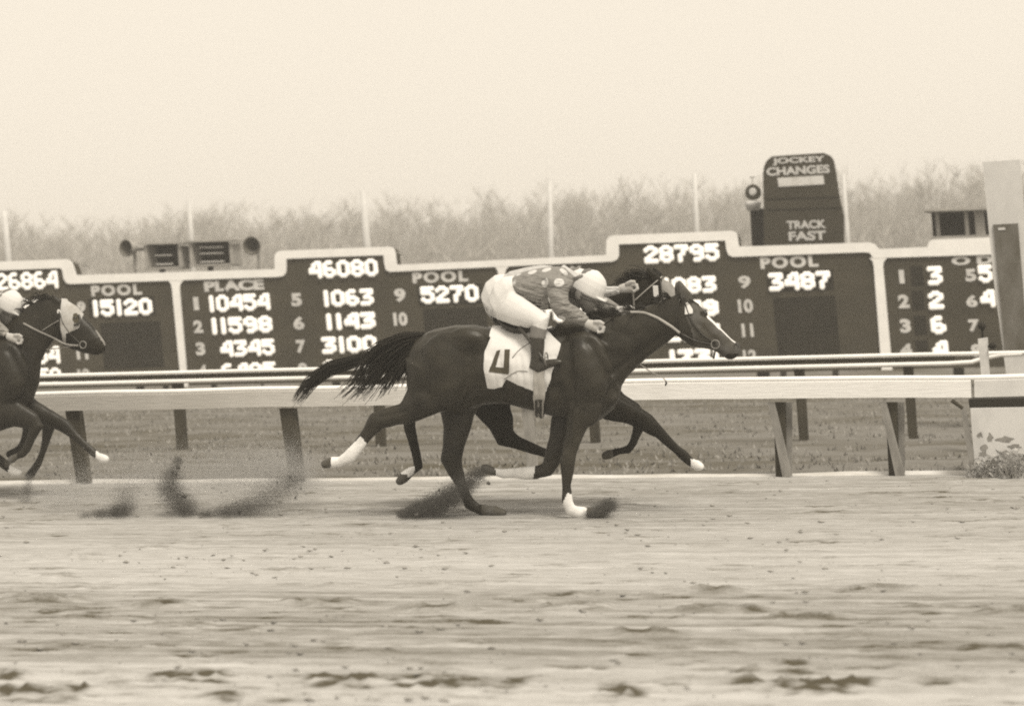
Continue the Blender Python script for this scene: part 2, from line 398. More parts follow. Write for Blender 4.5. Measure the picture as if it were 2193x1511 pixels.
# ================================================================== RAILS
# near rail: whitewashed plank with a rounded white cap on leaning posts
near = tag(empty('running_rail'), 'near running rail with broad whitewashed plank and leaning posts', 'rail fence')
def dusty_white():
    m = mat('dusty_whitewash', .70, .75, .2, bump=.25, bscale=(6, 30, 60))
    n, l = m.node_tree.nodes, m.node_tree.links
    b = n["Principled BSDF"]; tc = n.new("ShaderNodeTexCoord"); sp = n.new("ShaderNodeSeparateXYZ")
    mr = n.new("ShaderNodeMapRange"); mr.inputs[1].default_value = -9.6; mr.inputs[2].default_value = -4.6
    nz = n.new("ShaderNodeTexNoise"); nz.inputs['Scale'].default_value = 2.2; nz.inputs['Detail'].default_value = 6
    ad = n.new("ShaderNodeMath"); ad.operation = 'MULTIPLY_ADD'; ad.inputs[1].default_value = .7; ad.inputs[2].default_value = -.35
    su = n.new("ShaderNodeMath"); su.operation = 'ADD'; su.use_clamp = True
    cr = n.new("ShaderNodeValToRGB"); cr.color_ramp.elements[0].color = tn(.42); cr.color_ramp.elements[1].color = tn(.76)
    l.new(tc.outputs['Object'], sp.inputs[0]); l.new(sp.outputs[0], mr.inputs[0]); l.new(tc.outputs['Object'], nz.inputs[0])
    l.new(nz.outputs[0], ad.inputs[0]); l.new(ad.outputs[0], su.inputs[0]); l.new(mr.outputs[0], su.inputs[1])
    l.new(su.outputs[0], cr.inputs[0]); l.new(cr.outputs[0], b.inputs['Base Color'])
    return m
def sag(x): return -.036 * min(1.0, max(0.0, (x + 5.1) / 3.4))
def rail_plank(name, x0, x1, ztop, zbot, Y, th, m, parent, wav=.006):
    xs = np.arange(x0, x1 + .01, .25); V = []; F = []
    for i, x in enumerate(xs):
        dz = (vnoise(x * 1.1, 0, 71) - .5) * 2 * wav + sag(x)
        for (yy, zz) in ((Y - th / 2, zbot), (Y - th / 2, ztop - .012), (Y - th / 2 + .012, ztop), (Y + th / 2, ztop), (Y + th / 2, zbot)):
            V.append((x, yy, zz + dz))
    for i in range(len(xs) - 1):
        for j in range(5):
            F.append((i * 5 + j, i * 5 + (j + 1) % 5, (i + 1) * 5 + (j + 1) % 5, (i + 1) * 5 + j))
    k = (len(xs) - 1) * 5
    F += [(4, 3, 2, 1, 0), (k, k + 1, k + 2, k + 3, k + 4)]
    b = MB(); b.add(V, F); return b.build(name, m, parent)
rail_plank('plank', -30, -1.72, .955, .785, YRAIL, .05, dusty_white(), near)
rail_plank('plank', -1.718, 6, .955, .785, YRAIL, .05, mat('grey_whitewash', .62, .75, .2, v2=.54, scale=(3, 3, 8)), near)
mb = MB()
xs_ = np.arange(-30, 6, .3)
mb.tube([(x, YRAIL, .972 + (vnoise(x * 1.1, 0, 71) - .5) * .012 + sag(x)) for x in xs_], .026, 8)
mb.build('cap_rail', M['white'], near, smooth=True)
def lean_post(x_top, x_bot, y_top, y_bot, wpx, Y, m, parent, name='post', dep=.09, flip=1):
    b = MB()
    b.prism([(x_top - wpx / 2, y_top), (x_top + wpx / 2, y_top), (x_bot + wpx * .44, y_bot), (x_bot - wpx * .44, y_bot)], Y, dep)
    return b.build(name, m, parent)
for (xt, xb, yt, yb, w) in [(-300, -276, 885, 1044, 30), (154, 177, 876, 1033, 30), (614, 634, 874, 1030, 32), (1128, 1140, 868, 1028, 22)]:
    lean_post(xt, xb, yt, yb, w, YRAIL + .03, M['darkwood'] if w > 25 else M['greywood'], near)
for (xt, xb) in [(1664, 1676), (1904, 1918), (2300, 2312)]:
    lean_post(xt + 4, xb - 4, 861, 1020, 24, YRAIL + .06, M['darkwood'], near)
    b = MB()
    b.prism([(xt - 20, 861), (xt - 6, 861), (xb + 20, 1019), (xb + 0, 1022)], YRAIL - .0, .045)
    b.prism([(xt + 18, 861), (xt + 32, 861), (xb + 20, 1012), (xb + 8, 1016)], YRAIL + .16, .03)
    b.build('brace', M['greywood'], near)

far = tag(empty('running_rail'), 'far running rail of two thin white pipes on dark posts before the tote board', 'rail fence')
for z, r, nm in ((1.040, .026, 'top_rail'), (.925, .028, 'lower_rail')):
    b = MB(); end = 4.0 if nm == 'top_rail' else -2.35
    pts = [(x, YFAR, z + (vnoise(x * .7, z, 73) - .5) * .012) for x in np.arange(-40, end, .5)]
    if nm == 'lower_rail': pts += [(-2.2, YFAR, .94), (-2.05, YFAR, .985), (-1.85, YFAR, 1.02), (-1.6, YFAR, 1.03)]
    b.tube(pts, r, 8); b.build(nm, M['white'], far, smooth=True)
b = MB(); b.box((-40, YFAR + .01, .955), (-2.4, YFAR + .03, 1.018)); b.build('shade_strip', M['darkwood'], far)  # dark strip standing in for the shade between the two pipes
for (xt, xb) in [(-60, -48), (376, 388), (806, 814), (1262, 1274), (1709, 1721), (1943, 1955), (2400, 2412)]:
    lean_post(xt, xb, 770 if xt > 1500 else 802 - (xt - 300) * .02, 945 + (1715 - xt) * .0155, 21, YFAR + .035, M['darkwood'], far, dep=.1)

# ================================================================== TOTE BOARD
board = tag(empty('tote_board'), 'long dark totalisator board with stepped white frame and rows of lit numbers', 'scoreboard')
def stepped(extra):
    return [(-420, 577 + extra), (-60, 562 + extra * 1.05)]
# panel outline (outer edge)
outer = [(-420, 582), (-60, 562), (140, 555), (152, 560), (158, 575), (162, 589), (588, 576), (588, 548), (592, 540), (600, 537), (830, 528), (841, 531), (846, 541), (849, 567),
         (1298, 546), (1299, 515), (1303, 508), (1312, 504), (1565, 494), (1575, 497), (1579, 505), (1582, 528), (1862, 519), (1874, 523), (1882, 533),
         (1986, 529), (1989, 518), (1996, 513), (2122, 508), (2400, 495)]
inner = [(-420, 602), (-60, 581), (129, 574), (133, 578), (136, 597), (142, 606), (150, 608), (590, 593), (606, 591), (612, 584), (613, 554), (821, 546), (823, 565), (826, 578), (835, 582),
         (1310, 560), (1321, 556), (1325, 548), (1325, 523), (1553, 515), (1556, 536), (1560, 546), (1569, 550), (1850, 540), (1862, 541), (1870, 553), (1892, 552), (2122, 545), (2400, 534)]
bottom = [(2400, 780), (1800, 793), (100, 832), (-420, 844)]
mb = MB(); mb.prism([(x, y + 3) for x, y in outer] + bottom, YBOARD, .35); mb.build('panel', M['board'], board)
mb = MB(); mb.prism(outer + inner[::-1], YBOARD - .05, .05); mb.build('frame', M['white'], board)
def divider(x0, x1, yt, b0, b1, yb):
    b = MB(); b.prism([(x0 - 9, yt), (x1 + 9, yt), (x1 + 2, yt + 8), (x1, yt + 18), (b1, yb), (b0, yb), (x0, yt + 18), (x0 - 2, yt + 8)], YBOARD - .044, .046)
    b.build('divider', M['white'], board)
divider(368, 384, 600, 388, 402, 828)
divider(1067, 1081, 570, 1088, 1102, 812)
divider(1871, 1891, 552, 1888, 1911, 792)
divider(-352, -338, 590, -332, -318, 838)

GL = {'0': ".##. #..# #..# #..# #..# #..# .##.", '1': "# # # # # # #", '2': ".##. #..# ...# ..#. .#.. #... ####", '3': "#### ...# ..#. .##. ...# ...# ###.",
      '4': "..## .#.# .#.# #..# #### ...# ...#", '5': "#### #... ###. ...# ...# #..# .##.", '6': ".##. #... #... ###. #..# #..# .##.", '7': "#### ...# ..#. ..#. .#.. .#.. .#..",
      '8': ".##. #..# #..# .##. #..# #..# .##.", '9': ".##. #..# #..# .### ...# ...# .##."}
def lamp_number(s, x0, x1, y0, y1, slope=-.04, lean=.1):          # a lit number: a matrix of lamp bulbs
    widths = [1.6 if c == '1' else 4 for c in s]
    cell = 4.75
    tot = sum(2.9 if c == '1' else cell for c in s) - .75
    px = (x1 - x0) / (tot + 0.75); rx = px * .85
    py = (y1 - y0 - 2 * rx * 1.0) / 6.0
    b = MB(); cx = 0
    for c in s:
        rows = GL[c].split()
        for r, row in enumerate(rows):
            for k, ch in enumerate(row):
                if ch != '#': continue
                u = x0 + rx + (cx + k + (.6 if c == '1' else 0)) * px
                v = y0 + rx + r * py
                u2 = u + (v - y0) * lean; v2 = v + (u - x0) * slope
                n = 8; d = YBOARD - .03
                ring = [P(u2 + rx * math.cos(2 * math.pi * q / n + .39), v2 + rx * math.sin(2 * math.pi * q / n + .39), d) for q in range(n)]
                top = [P(u2 + .55 * rx * math.cos(2 * math.pi * q / n + .39), v2 + .55 * rx * math.sin(2 * math.pi * q / n + .39), d - .03) for q in range(n)]
                b.add(ring + top, [(q, (q + 1) % n, n + (q + 1) % n, n + q) for q in range(n)] + [tuple(range(n, 2 * n))])
        cx += 2.9 if c == '1' else cell
    o = b.build('lit_number', M['lamp'], board); o['label'] = 'lit number ' + s
    return o
def text_mesh(s, name, x0, x1, y0, y1, Y, m, parent, slope=-.04, lean=.1, bold=.055, th=.012, space=1.0):
    cu = bpy.data.curves.new('text', 'FONT'); cu.body = '9' if s == '6' else s; cu.size = 1; cu.offset = bold; cu.space_character = space
    to = bpy.data.objects.new('text', cu); C_.collection.objects.link(to)
    dg = C_.evaluated_depsgraph_get(); me = bpy.data.meshes.new_from_object(to.evaluated_get(dg))
    bpy.data.objects.remove(to); bpy.data.curves.remove(cu)
    V = np.array([v.co[:] for v in me.vertices]); F = [tuple(p.vertices) for p in me.polygons]
    bpy.data.meshes.remove(me)
    lo, hi = V.min(0), V.max(0)
    u = (V[:, 0] - lo[0]) / (hi[0] - lo[0]); v = (hi[1] - V[:, 1]) / (hi[1] - lo[1])
    if s == '6': u, v = 1 - u, 1 - v
    Q = []
    for a, c in zip(u, v):
        x = x0 + a * (x1 - x0); y = y0 + c * (y1 - y0)
        Q.append(P(x + (y - y0) * lean, y + (x - x0) * slope, Y))
    b = MB(); b.add(Q, F)
    o = b.build(name, m, parent); o['label'] = 'lettering ' + s
    return o
def letters(s, x0, x1, y0, y1, **k):
    return text_mesh(s, 'lettering', x0, x1, y0, y1, YBOARD - .012, M['letter'], board, **k)
def slot(x0, x1, y0, y1, slope=-.04, lean=.1):
    b = MB(); q = [(x0, y0), (x1, y0 + slope * (x1 - x0)), (x1 + lean * (y1 - y0), y1 + slope * (x1 - x0)), (x0 + lean * (y1 - y0), y1)]
    b.prism(q, YBOARD - .006, .004); b.build('number_slot', M['slot'], board)
# first section
lamp_number('26864', -12, 123, 585, 624, slope=-.045)
letters('POOL', 194, 302, 611, 635, space=1.25); slot(188, 330, 640, 680); lamp_number('15120', 193, 325, 642, 680)
letters('9', 164, 182, 646, 670); letters('10', 158, 184, 697, 720); letters('11', 163, 188, 748, 770, bold=.05); letters('12', 165, 192, 790, 814)
slot(214, 342, 692, 790)
lamp_number('54', 74, 127, 742, 781); lamp_number('50', 78, 130, 788, 826); lamp_number('1284', 22, 120, 640, 678); lamp_number('871', 36, 116, 690, 728)
# place section
letters('PLACE', 436, 564, 602, 625)
for s, x0, x1, y0, y1 in [('1', 413, 424, 636, 664), ('2', 413, 433, 686, 713), ('3', 418, 438, 733, 761), ('4', 424, 442, 781, 808)]: letters(s, x0, x1, y0, y1)
for s, x0, x1, y0, y1 in [('10454', 442, 577, 632, 670), ('11598', 447, 582, 680, 718), ('4345', 469, 587, 729, 766), ('6405', 472, 590, 778, 816)]:
    lamp_number(s, x0, x1, y0, y1)
lamp_number('46080', 658, 808, 559, 598)
for s, x0, x1, y0, y1 in [('5', 622, 645, 628, 656), ('6', 627, 650, 678, 706), ('7', 633, 653, 728, 756), ('8', 637, 657, 777, 805)]: letters(s, x0, x1, y0, y1)
for s, x0, x1, y0, y1 in [('1063', 687, 799, 621, 659), ('1143', 692, 803, 671, 709), ('3100', 686, 806, 721, 759), ('2268', 690, 810, 770, 808)]:
    lamp_number(s, x0, x1, y0, y1)
letters('POOL', 882, 1001, 583, 607, space=1.25); slot(893, 1030, 612, 655); lamp_number('5270', 898, 1024, 613, 652)
for s, x0, x1, y0, y1 in [('9', 843, 867, 618, 647), ('10', 841, 871, 669, 698)]: letters(s, x0, x1, y0, y1)
slot(905, 1040, 662, 765)
# show section
letters('SHOW', 1140, 1245, 573, 594)
for s, x0, x1, y0, y1 in [('1', 1112, 1123, 605, 632), ('2', 1114, 1134, 655, 682), ('3', 1118, 1138, 704, 731), ('4', 1124, 1142, 752, 779)]: letters(s, x0, x1, y0, y1)
for s, x0, x1, y0, y1 in [('3864', 1150, 1262, 604, 642), ('7092', 1154, 1266, 655, 692), ('2115', 1160, 1270, 704, 742), ('1902', 1165, 1280, 752, 790)]: lamp_number(s, x0, x1, y0, y1)
lamp_number('28795', 1376, 1539, 526, 566)
for s, x0, x1, y0, y1 in [('1083', 1416, 1533, 594, 632), ('1149', 1422, 1538, 644, 682), ('2143', 1424, 1542, 696, 734), ('1731', 1427, 1543, 748, 786)]:
    lamp_number(s, x0, x1, y0, y1)
for s, x0, x1, y0, y1 in [('9', 1580, 1606, 591, 618), ('10', 1579, 1611, 641, 670), ('11', 1587, 1612, 693, 722), ('12', 1590, 1619, 749, 776)]: letters(s, x0, x1, y0, y1, bold=.045)
letters('POOL', 1627, 1751, 551, 576, space=1.25); slot(1640, 1782, 582, 626); lamp_number('3487', 1643, 1778, 584, 625)
slot(1655, 1788, 638, 762)
# odds section
letters('O D D S', 2037, 2210, 550, 568)
for s, x0, x1, y0, y1 in [('1', 1924, 1935, 578, 607), ('2', 1922, 1946, 631, 660), ('3', 1926, 1949, 683, 713), ('4', 1926, 1952, 736, 764)]: letters(s, x0, x1, y0, y1)
for s, x0, x1, y0, y1 in [('3', 1983, 2017, 570, 612), ('2', 1985, 2020, 623, 664), ('6', 1990, 2025, 676, 717), ('4', 1994, 2030, 729, 770)]:
    slot(x0 - 34, x0 - 8, y0, y1); lamp_number(s, x0, x1, y0, y1)
for s, x0, x1, y0, y1 in [('5', 2066, 2089, 576, 603), ('6', 2068, 2092, 632, 658), ('7', 2073, 2096, 684, 710), ('8', 2078, 2100, 737, 764)]: letters(s, x0, x1, y0, y1)
for s, x0, x1, y0, y1 in [('5', 2092, 2124, 567, 607), ('4', 2096, 2130, 620, 660)]: lamp_number(s, x0, x1, y0, y1)
for x in (-200, 300, 720, 1200, 1640, 2050, 2330):              # the timber legs under the panel
    p = P(x, 800, YBOARD + .2); b = MB(); b.box((p[0] - .07, YBOARD + .12, -.02), (p[0] + .07, YBOARD + .26, 1.2)); b.build('leg', M['darkwood'], board)
for (x0, y0, x1, y1) in [(160, 563, 192, 572), (846, 541, 866, 545)]:
    b = MB(); b.tube([P(x0, y0, YBOARD + .1), P((x0 + x1) / 2, y0 + 2, YBOARD + .3), P(x1, y1, YBOARD + .8)], .012, 6); b.build('stay_wire', M['grey'], board)

# ================================================================== THINGS ABOVE AND AROUND THE BOARD
def px_box(b, x0, x1, y0, y1, Y, th, slope=-.03, lean=.08):
    b.prism([(x0, y0), (x1, y0 + slope * (x1 - x0)), (x1 + lean * (y1 - y0), y1 + slope * (x1 - x0)), (x0 + lean * (y1 - y0), y1)], Y, th)
def bar_box(x0, x1, y0, y1, label, bars, Yb=48.4):
    t = tag(empty('floodlight_box'), label, 'light box', 'light boxes above the tote board')
    d = .5
    b = MB(); px_box(b, x0 + 4, x1 - 4, y0, y1, Yb + d, .04); b.build('back_panel', M['slot'], t)
    b = MB()
    px_box(b, x0 - 12, x1 + 10, y0 - 4, y0, Yb - .08, d + .1)
    b.build('roof', M['grey'], t)
    b = MB()
    px_box(b, x0 - 4, x0 + 3, y0 + 2, y1, Yb, d); px_box(b, x1 - 3, x1 + 4, y0 + 2, y1, Yb, d); px_box(b, x0 - 3, x1 + 5, y1 + 1, y1 + 5, Yb, d)
    b.build('housing', M['grey'], t)
    for (yy, e) in bars:
        b = MB(); b.tube([P(x0 + 18 + (yy - y0) * .08, yy, Yb + .2), P(x1 - 16 + (yy - y0) * .08, yy - .03 * (x1 - x0 - 34), Yb + .2)], .017, 8); b.build('lamp_tube', M['white'], t)
    p = P((x0 + x1) / 2, y1, Yb + .25); b = MB(); b.box((p[0] - .05, Yb + .2, 0), (p[0] + .05, Yb + .3, p[2] - .03)); b.build('post', M['darkwood'], t)
bar_box(312, 383, 524, 572, 'open grey light box with dark right side, next to the turned-aside horn', [(547, 0), (566, 0)])
bar_box(408, 493, 519, 566, 'open grey light box with two bright bars beside the round horn', [(530, 0), (543, 0), (561, 0)])
def horn(x, y, r, turn, label):
    t = tag(empty('loudspeaker_horn'), label, 'loudspeaker', 'round horns above the tote board')
    c = P(x, y, 48.4); R_ = r / 100.0
    ax = np.array([math.sin(turn), -math.cos(turn), 0]); u = np.array([math.cos(turn), math.sin(turn), 0]); w = np.array([0, 0, 1.0])
    def rev(prof, name, m):
        n = 28; V = []; F = []
        for (d, rr) in prof:
            for k in range(n):
                q = 2 * math.pi * k / n; V.append(c + ax * d + (u * math.cos(q) + w * math.sin(q)) * rr)
        for i in range(len(prof) - 1):
            for k in range(n): F.append((i * n + k, i * n + (k + 1) % n, (i + 1) * n + (k + 1) % n, (i + 1) * n + k))
        b = MB(); b.add(V, F); return b.build(name, m, t, smooth=True)
    rev([(.02, R_ * 1.1), (.06, R_ * 1.1), (.05, R_ * .98), (0, R_ * .9), (-.2, R_ * .55), (-.3, .03)], 'bell', M['panelgrey'])
    rev([(.055, R_ * 1.13), (.0, R_ * 1.15), (-.2, R_ * .7), (-.32, .06), (-.5, .06), (-.52, .001)], 'shell', M['grey'])
    b = MB(); b.box((c[0] - .03, c[1] + .34, 0), (c[0] + .03, c[1] + .4, c[2])); b.build('mast', M['grey'], t)
horn(273, 531, 17, -.3, 'round horn loudspeaker turned aside, at the outer end of the light boxes')
horn(540, 526, 18, .12, 'round horn loudspeaker facing the track, beside the stepped frame')

# the open shelter box on the odds section
t = tag(empty('floodlight_box'), 'wide dark open box under a thin roof above the odds section', 'light box', 'light boxes above the tote board')
b = MB(); px_box(b, 1994, 2118, 452, 506, 49.2, .04); b.build('back_panel', M['slot'], t)
b = MB(); px_box(b, 1976, 2125, 447, 453, 48.2, 1.0); b.build('roof', M['grey'], t)
b = MB(); px_box(b, 2002, 2010, 454, 506, 48.7, .1); b.build('divider', M['grey'], t)
b = MB(); px_box(b, 2064, 2072, 453, 506, 48.5, .1); b.build('divider', M['grey'], t)
b = MB(); px_box(b, 2086, 2106, 452, 506, 48.5, .1); b.build('divider', M['grey'], t)
b = MB(); px_box(b, 1992, 2120, 507, 516, 48.2, 1.0); b.build('floor_slab', M['grey'], t)
p = P(2050, 515, 48.9); b = MB(); b.box((p[0] - .07, 48.8, 0), (p[0] + .07, 48.95, p[2] - .05)); b.build('post', M['darkwood'], t)

# jockey changes sign
YS = 49.5
sign = tag(empty('notice_sign'), 'tall round-shouldered dark sign reading jockey changes and track fast', 'sign')
so = [(1637, 540), (1634, 372), (1636, 357), (1642, 344), (1653, 335), (1700, 331.5), (1764, 327.5), (1777, 333), (1784, 343), (1788, 364), (1797, 425), (1806, 462), (1806, 540)]
mb = MB(); mb.prism(so, YS, .18); mb.build('panel', M['signdark'], sign)
W_ = mat('sign_white', .62, .7, .2, v2=.5, scale=(6, 6, 6))
for s, x0, x1, y0, y1, kw in [('JOCKEY', 1653, 1766, 339, 355, dict(slope=-.05)), ('CHANGES', 1641, 1776, 359, 377, dict(slope=-.05)), ('TRACK', 1684, 1768, 473, 491, dict(slope=-.03)), ('FAST', 1688, 1768, 496, 516, dict(slope=-.03))]:
    text_mesh(s, 'lettering', x0, x1, y0, y1, YS - .012, W_, sign, lean=.08, bold=.04, **kw)
b = MB(); px_box(b, 1665, 1763, 381, 400, YS - .02, .018, -.055, .12); b.build('name_plate', mat('smudged_plate', .64, .7, .2, v2=.42, scale=(4, 4, 9), lo=.3, hi=.5), sign)
for y in (425, 448):
    b = MB(); px_box(b, 1640 + (y - 425) * .1, 1797 + (y - 425) * .2, y, y + 4, YS - .004, .003, -.03, 0); b.build('seam', M['slot'], sign)
for x in (1668, 1780):
    p = P(x, 520, YS + .1); b = MB(); b.box((p[0] - .06, YS + .19, 0), (p[0] + .06, YS + .3, p[2] + .6)); b.build('post', M['darkwood'], sign)
t = tag(empty('lamp_standard'), 'dark post with round pale-faced lamp head and white collar beside the tall sign', 'lamp post')
b = MB(); b.prism([(1606, 446), (1634, 446), (1637, 560), (1612, 560)], 50.2, .25); p = P(1624, 560, 50.2); b.box((p[0] - .1, 50.2, 0), (p[0] + .1, 50.45, p[2] + .02)); b.build('column', M['black'], t)
c = P(1613, 412, 50.1)
b = MB(); b.tube([c + [0, .12, 0], c + [0, -.02, 0], c + [0, -.06, 0]], [.16, .175, .15], 20); b.build('lamp_housing', M['signdark'], t, smooth=False)
b = MB(); b.tube([c + [0, -.058, .01], c + [0, -.075, .01], c + [0, -.085, .01]], [.085, .08, .05], 16); b.build('lamp_face', M['letter'], t)
b = MB(); c2 = P(1613, 437, 50.1); b.tube([c2 + [0, 0, -.14], c2 + [0, 0, -.03], c2 + [0, 0, .03], c2 + [0, 0, .06]], [.13, .17, .20, .12], 20); b.build('collar', M['letter'], t, smooth=True)
b = MB(); b.tube([P(1611, 396, 50.1), P(1611, 381, 50.1)], .012, 6); b.tube([P(1605, 380, 50.1), P(1618, 379, 50.1)], .015, 6); b.build('finial', M['grey'], t)

# white poles behind the board
for (x0, y0, x1, y1, w, lb) in [(18, 556, 9, 452, 15, 'slim white pole behind the 26864 step of the board'), (410, 515, 405, 430, 12, 'slim white pole behind the light box'),
                            (786, 530, 777, 408, 17, 'slim white pole rising behind the 46080 step of the board'), (1180, 549, 1177, 388, 12, 'slim white pole behind the low frame between the two steps'),
                            (1492, 497, 1487, 370, 12, 'slim white pole rising behind the 28795 step of the board'), (1816, 522, 1806, 372, 10, 'slim white pole just behind the edge of the tall sign')]:
    Yp = 62.0
    A, B = P(x0, y0, Yp), P(x1, y1, Yp); d = (B - A) / (B[2] - A[2]); base = A - d * A[2]; rr = w / (FPX / 64.5) / 2
    t = tag(empty('light_pole'), lb, 'pole', 'white poles behind the tote board')
    b = MB(); b.tube([base - d * .02, A, B], [rr * 1.1, rr, rr * .8], 12); b.build('shaft', M['polewhite'], t, smooth=True)

# tall white finish post with dark panel
fin = tag(empty('finish_tower'), 'tall white finish post with a dark mottled panel below its blank head', 'finish post')
YT = 31.0
b = MB(); b.prism([(2104, 347), (2182, 342), (2187, 400), (2194, 478), (2234, 990), (2180, 990), (2128, 600), (2116, 478)], YT, .25); b.build('body', M['polewhite'], fin)
b = MB(); b.prism([(2127, 481), (2180, 478), (2202, 752), (2152, 754)], YT - .03, .028); b.build('dark_panel', M['panelgrey'], fin)
b = MB(); b.prism([(2137, 488), (2152, 487), (2153, 492), (2138, 493)], YT - .04, .008); b.build('small_plate', M['letter'], fin)
t = tag(empty('bollard_lamp'), 'short pale post with two small dark lamp heads before the finish post', 'lamp post')
b = MB(); b.prism([(2094, 725), (2114, 722), (2118, 800), (2140, 880), (2102, 880), (2101, 800)], 26.2, .12); p = P(2118, 880, 26.2); b.box((p[0] - .08, 26.2, -.01), (p[0] + .08, 26.32, p[2] + .01)); b.build('post', M['letter'], t)
b = MB(); c = P(2103, 698, 26.2); b.tube([c + [0, -.06, 0], c, c + [0, .1, 0]], [.03, .045, .03], 12); b.tube([c + [0, .04, -.03], c + [0, .05, -.14]], .012, 8); b.build('lamp_head', M['black'], t, smooth=True)
b = MB(); c = P(2126, 740, 26.2); b.tube([c + [0, -.05, 0], c, c + [0, .08, 0]], [.03, .04, .03], 12); b.tube([c, c + [-.06, .04, -.01]], .012, 8); b.build('lamp_head', M['black'], t, smooth=True)

# pale block stand under the rail at the finish
blk = tag(empty('judges_stand'), 'pale stained block stand with a black slot under the grey end of the rail', 'stand')
def stained():
    m = mat('peeling_white_block', .52, .85, .15, v2=.14, scale=(9, 9, 12), lo=.33, hi=.42, detail=3)
    return m
b = MB(); b.prism([(2078, 874), (2420, 868), (2420, 1003), (2088, 1006)], YRAIL - .12, 1.1); b.build('wall', M['concrete'], blk)
b = MB(); b.prism([(2074, 855), (2420, 850), (2420, 868), (2076, 873)], YRAIL - .02, .9); b.build('slot', M['black'], blk)
b = MB(); b.prism([(2058, 880), (2068, 872), (2090, 1004), (2078, 1006)], YRAIL - .14, .06); b.build('brace', M['greywood'], blk)
b = MB(); b.tube([P(2038, 857, YRAIL), P(2062, 874, YRAIL)], .018, 8); b.build('bracket', M['darkwood'], blk)
def stain_blot(cx, cy, rx, ry, seed):
    b = MB(); n = 16
    q = [(cx + rx * math.cos(a) * (.35 + 1.3 * vnoise(a * 2.5, seed, 3)), cy + ry * math.sin(a) * (.35 + 1.3 * vnoise(a * 2.5, seed, 5))) for a in np.linspace(0, 2 * math.pi, n, endpoint=False)]
    b.prism(q, YRAIL - .124, .003); b.build('peeled_patch', M['greywood'], blk)
for i, q in enumerate([(2100, 931, 7, 4), (2121, 936, 6, 8), (2152, 940, 16, 6), (2108, 958, 6, 10), (2152, 970, 9, 9), (2172, 955, 12, 5), (2104, 972, 8, 4)]): stain_blot(*q, i * 3.7)

def shrub(cx, cy, w, h, Y, label, n=320):
    b = MB()
    for i in range(n):
        a = random.uniform(-1, 1); x = cx + a * w * .5; base = P(x, cy, Y); base[2] = 0
        hh = h / 215.0 * (1 - .6 * a * a) * random.uniform(.4, 1.05)
        pt = np.array([base[0] + random.gauss(0, .03), Y + random.uniform(-.12, .12), 0])
        d = np.array([random.gauss(0, .35), random.gauss(0, .35), 1.0]); L = hh
        q1 = pt + d * L * .5 + np.array([0, 0, 0]); q2 = pt + d * L + np.array([random.gauss(0, .05), 0, -.02])
        s = .006
        b.add([pt + [-s, 0, 0], pt + [s, 0, 0], q1 + [s * .8, 0, 0], q1 + [-s * .8, 0, 0], q2], [(0, 1, 2, 3), (3, 2, 4)])
        for k in range(3):
            c = pt + d * L * random.uniform(.3, 1); e = np.array([random.gauss(0, .02), random.gauss(0, .02), random.gauss(0, .02)])
            b.add([c, c + e, c + np.array([e[2], e[0], e[1]]) + [.012, 0, 0]], [(0, 1, 2)])
    t = tag(empty('dry_shrub'), label, 'shrub', 'dry shrubs by the finish')
    b.build('stems', M['dryplant'], t)
shrub(2112, 1014, 60, 42, 22.45, 'low dry shrub at the near corner of the pale block stand')
shrub(2172, 1014, 64, 62, 22.42, 'taller dry shrub in front of the pale block stand')

# ================================================================== TREES
def make_tree(seed, kind):
    r = random.Random(seed)
    tr, cr = MB(), MB()
    H = 1.0
    def branch(p, d, L, rad_, lev, target):
        nseg = 3 if lev < 3 else 2
        pts = [p]; rads = [rad_]
        for i in range(nseg):
            d = d + np.array([r.gauss(0, .12), r.gauss(0, .12), r.gauss(0.05, .08)]); d = d / np.linalg.norm(d)
            pts.append(pts[-1] + d * L / nseg); rads.append(rad_ * (1 - .45 * (i + 1) / nseg))
        target.tube(pts, rads, 5 if lev == 0 else 3, cap=False)
        if lev >= 4: return
        k = {0: 7, 1: 5, 2: 5, 3: 6}[lev]
        for i in range(k):
            f = r.uniform(.35 if lev == 0 else .25, 1.0); j = min(int(f * nseg), nseg - 1); q = pts[j] + (pts[j + 1] - pts[j]) * (f * nseg - j)
            a = r.uniform(0, 2 * math.pi); sp = r.uniform(.45, .95) if lev else r.uniform(.35, .8)
            side = np.array([math.cos(a), math.sin(a), 0]); nd = d * math.cos(sp) + side * math.sin(sp) + np.array([0, 0, .22 if lev < 2 else .02]); nd = nd / np.linalg.norm(nd)
            branch(q, nd, L * r.uniform(.42, .66), max(rads[-1] * .62, .0011), lev + 1, cr)
    if kind == 'bare':
        branch(np.zeros(3), np.array([r.gauss(0, .04), r.gauss(0, .04), 1.0]), .55, .014, 0, tr)
        if r.random() < .6: branch(np.array([.02, 0, .12]), np.array([r.gauss(0, .25), r.gauss(0, .25), 1.0]), .45, .009, 1, cr)
    zmax = max(v[2] for v in cr.V)
    for m_ in (tr, cr): m_.V = [(v[0] / zmax, v[1] / zmax, v[2] / zmax) for v in m_.V]
    return tr, cr
protos = []
for i in range(6):
    kd = 'bare'
    tr, cr = make_tree(100 + i * 13, kd)
    a = mesh_from(tr.V, tr.F); c = mesh_from(cr.V, cr.F)
    a.materials.append(M['bark']); c.materials.append(M['twig'])
    protos.append((kd, a, c))
TOPX = [-500, 0, 100, 200, 300, 420, 560, 700, 800, 900, 1000, 1080, 1200, 1300, 1400, 1480, 1560, 1640, 1800, 1900, 2000, 2193, 2700]
TOPY = [452, 442, 450, 452, 446, 430, 436, 414, 414, 418, 408, 398, 384, 380, 374, 368, 350, 345, 358, 358, 348, 342, 330]
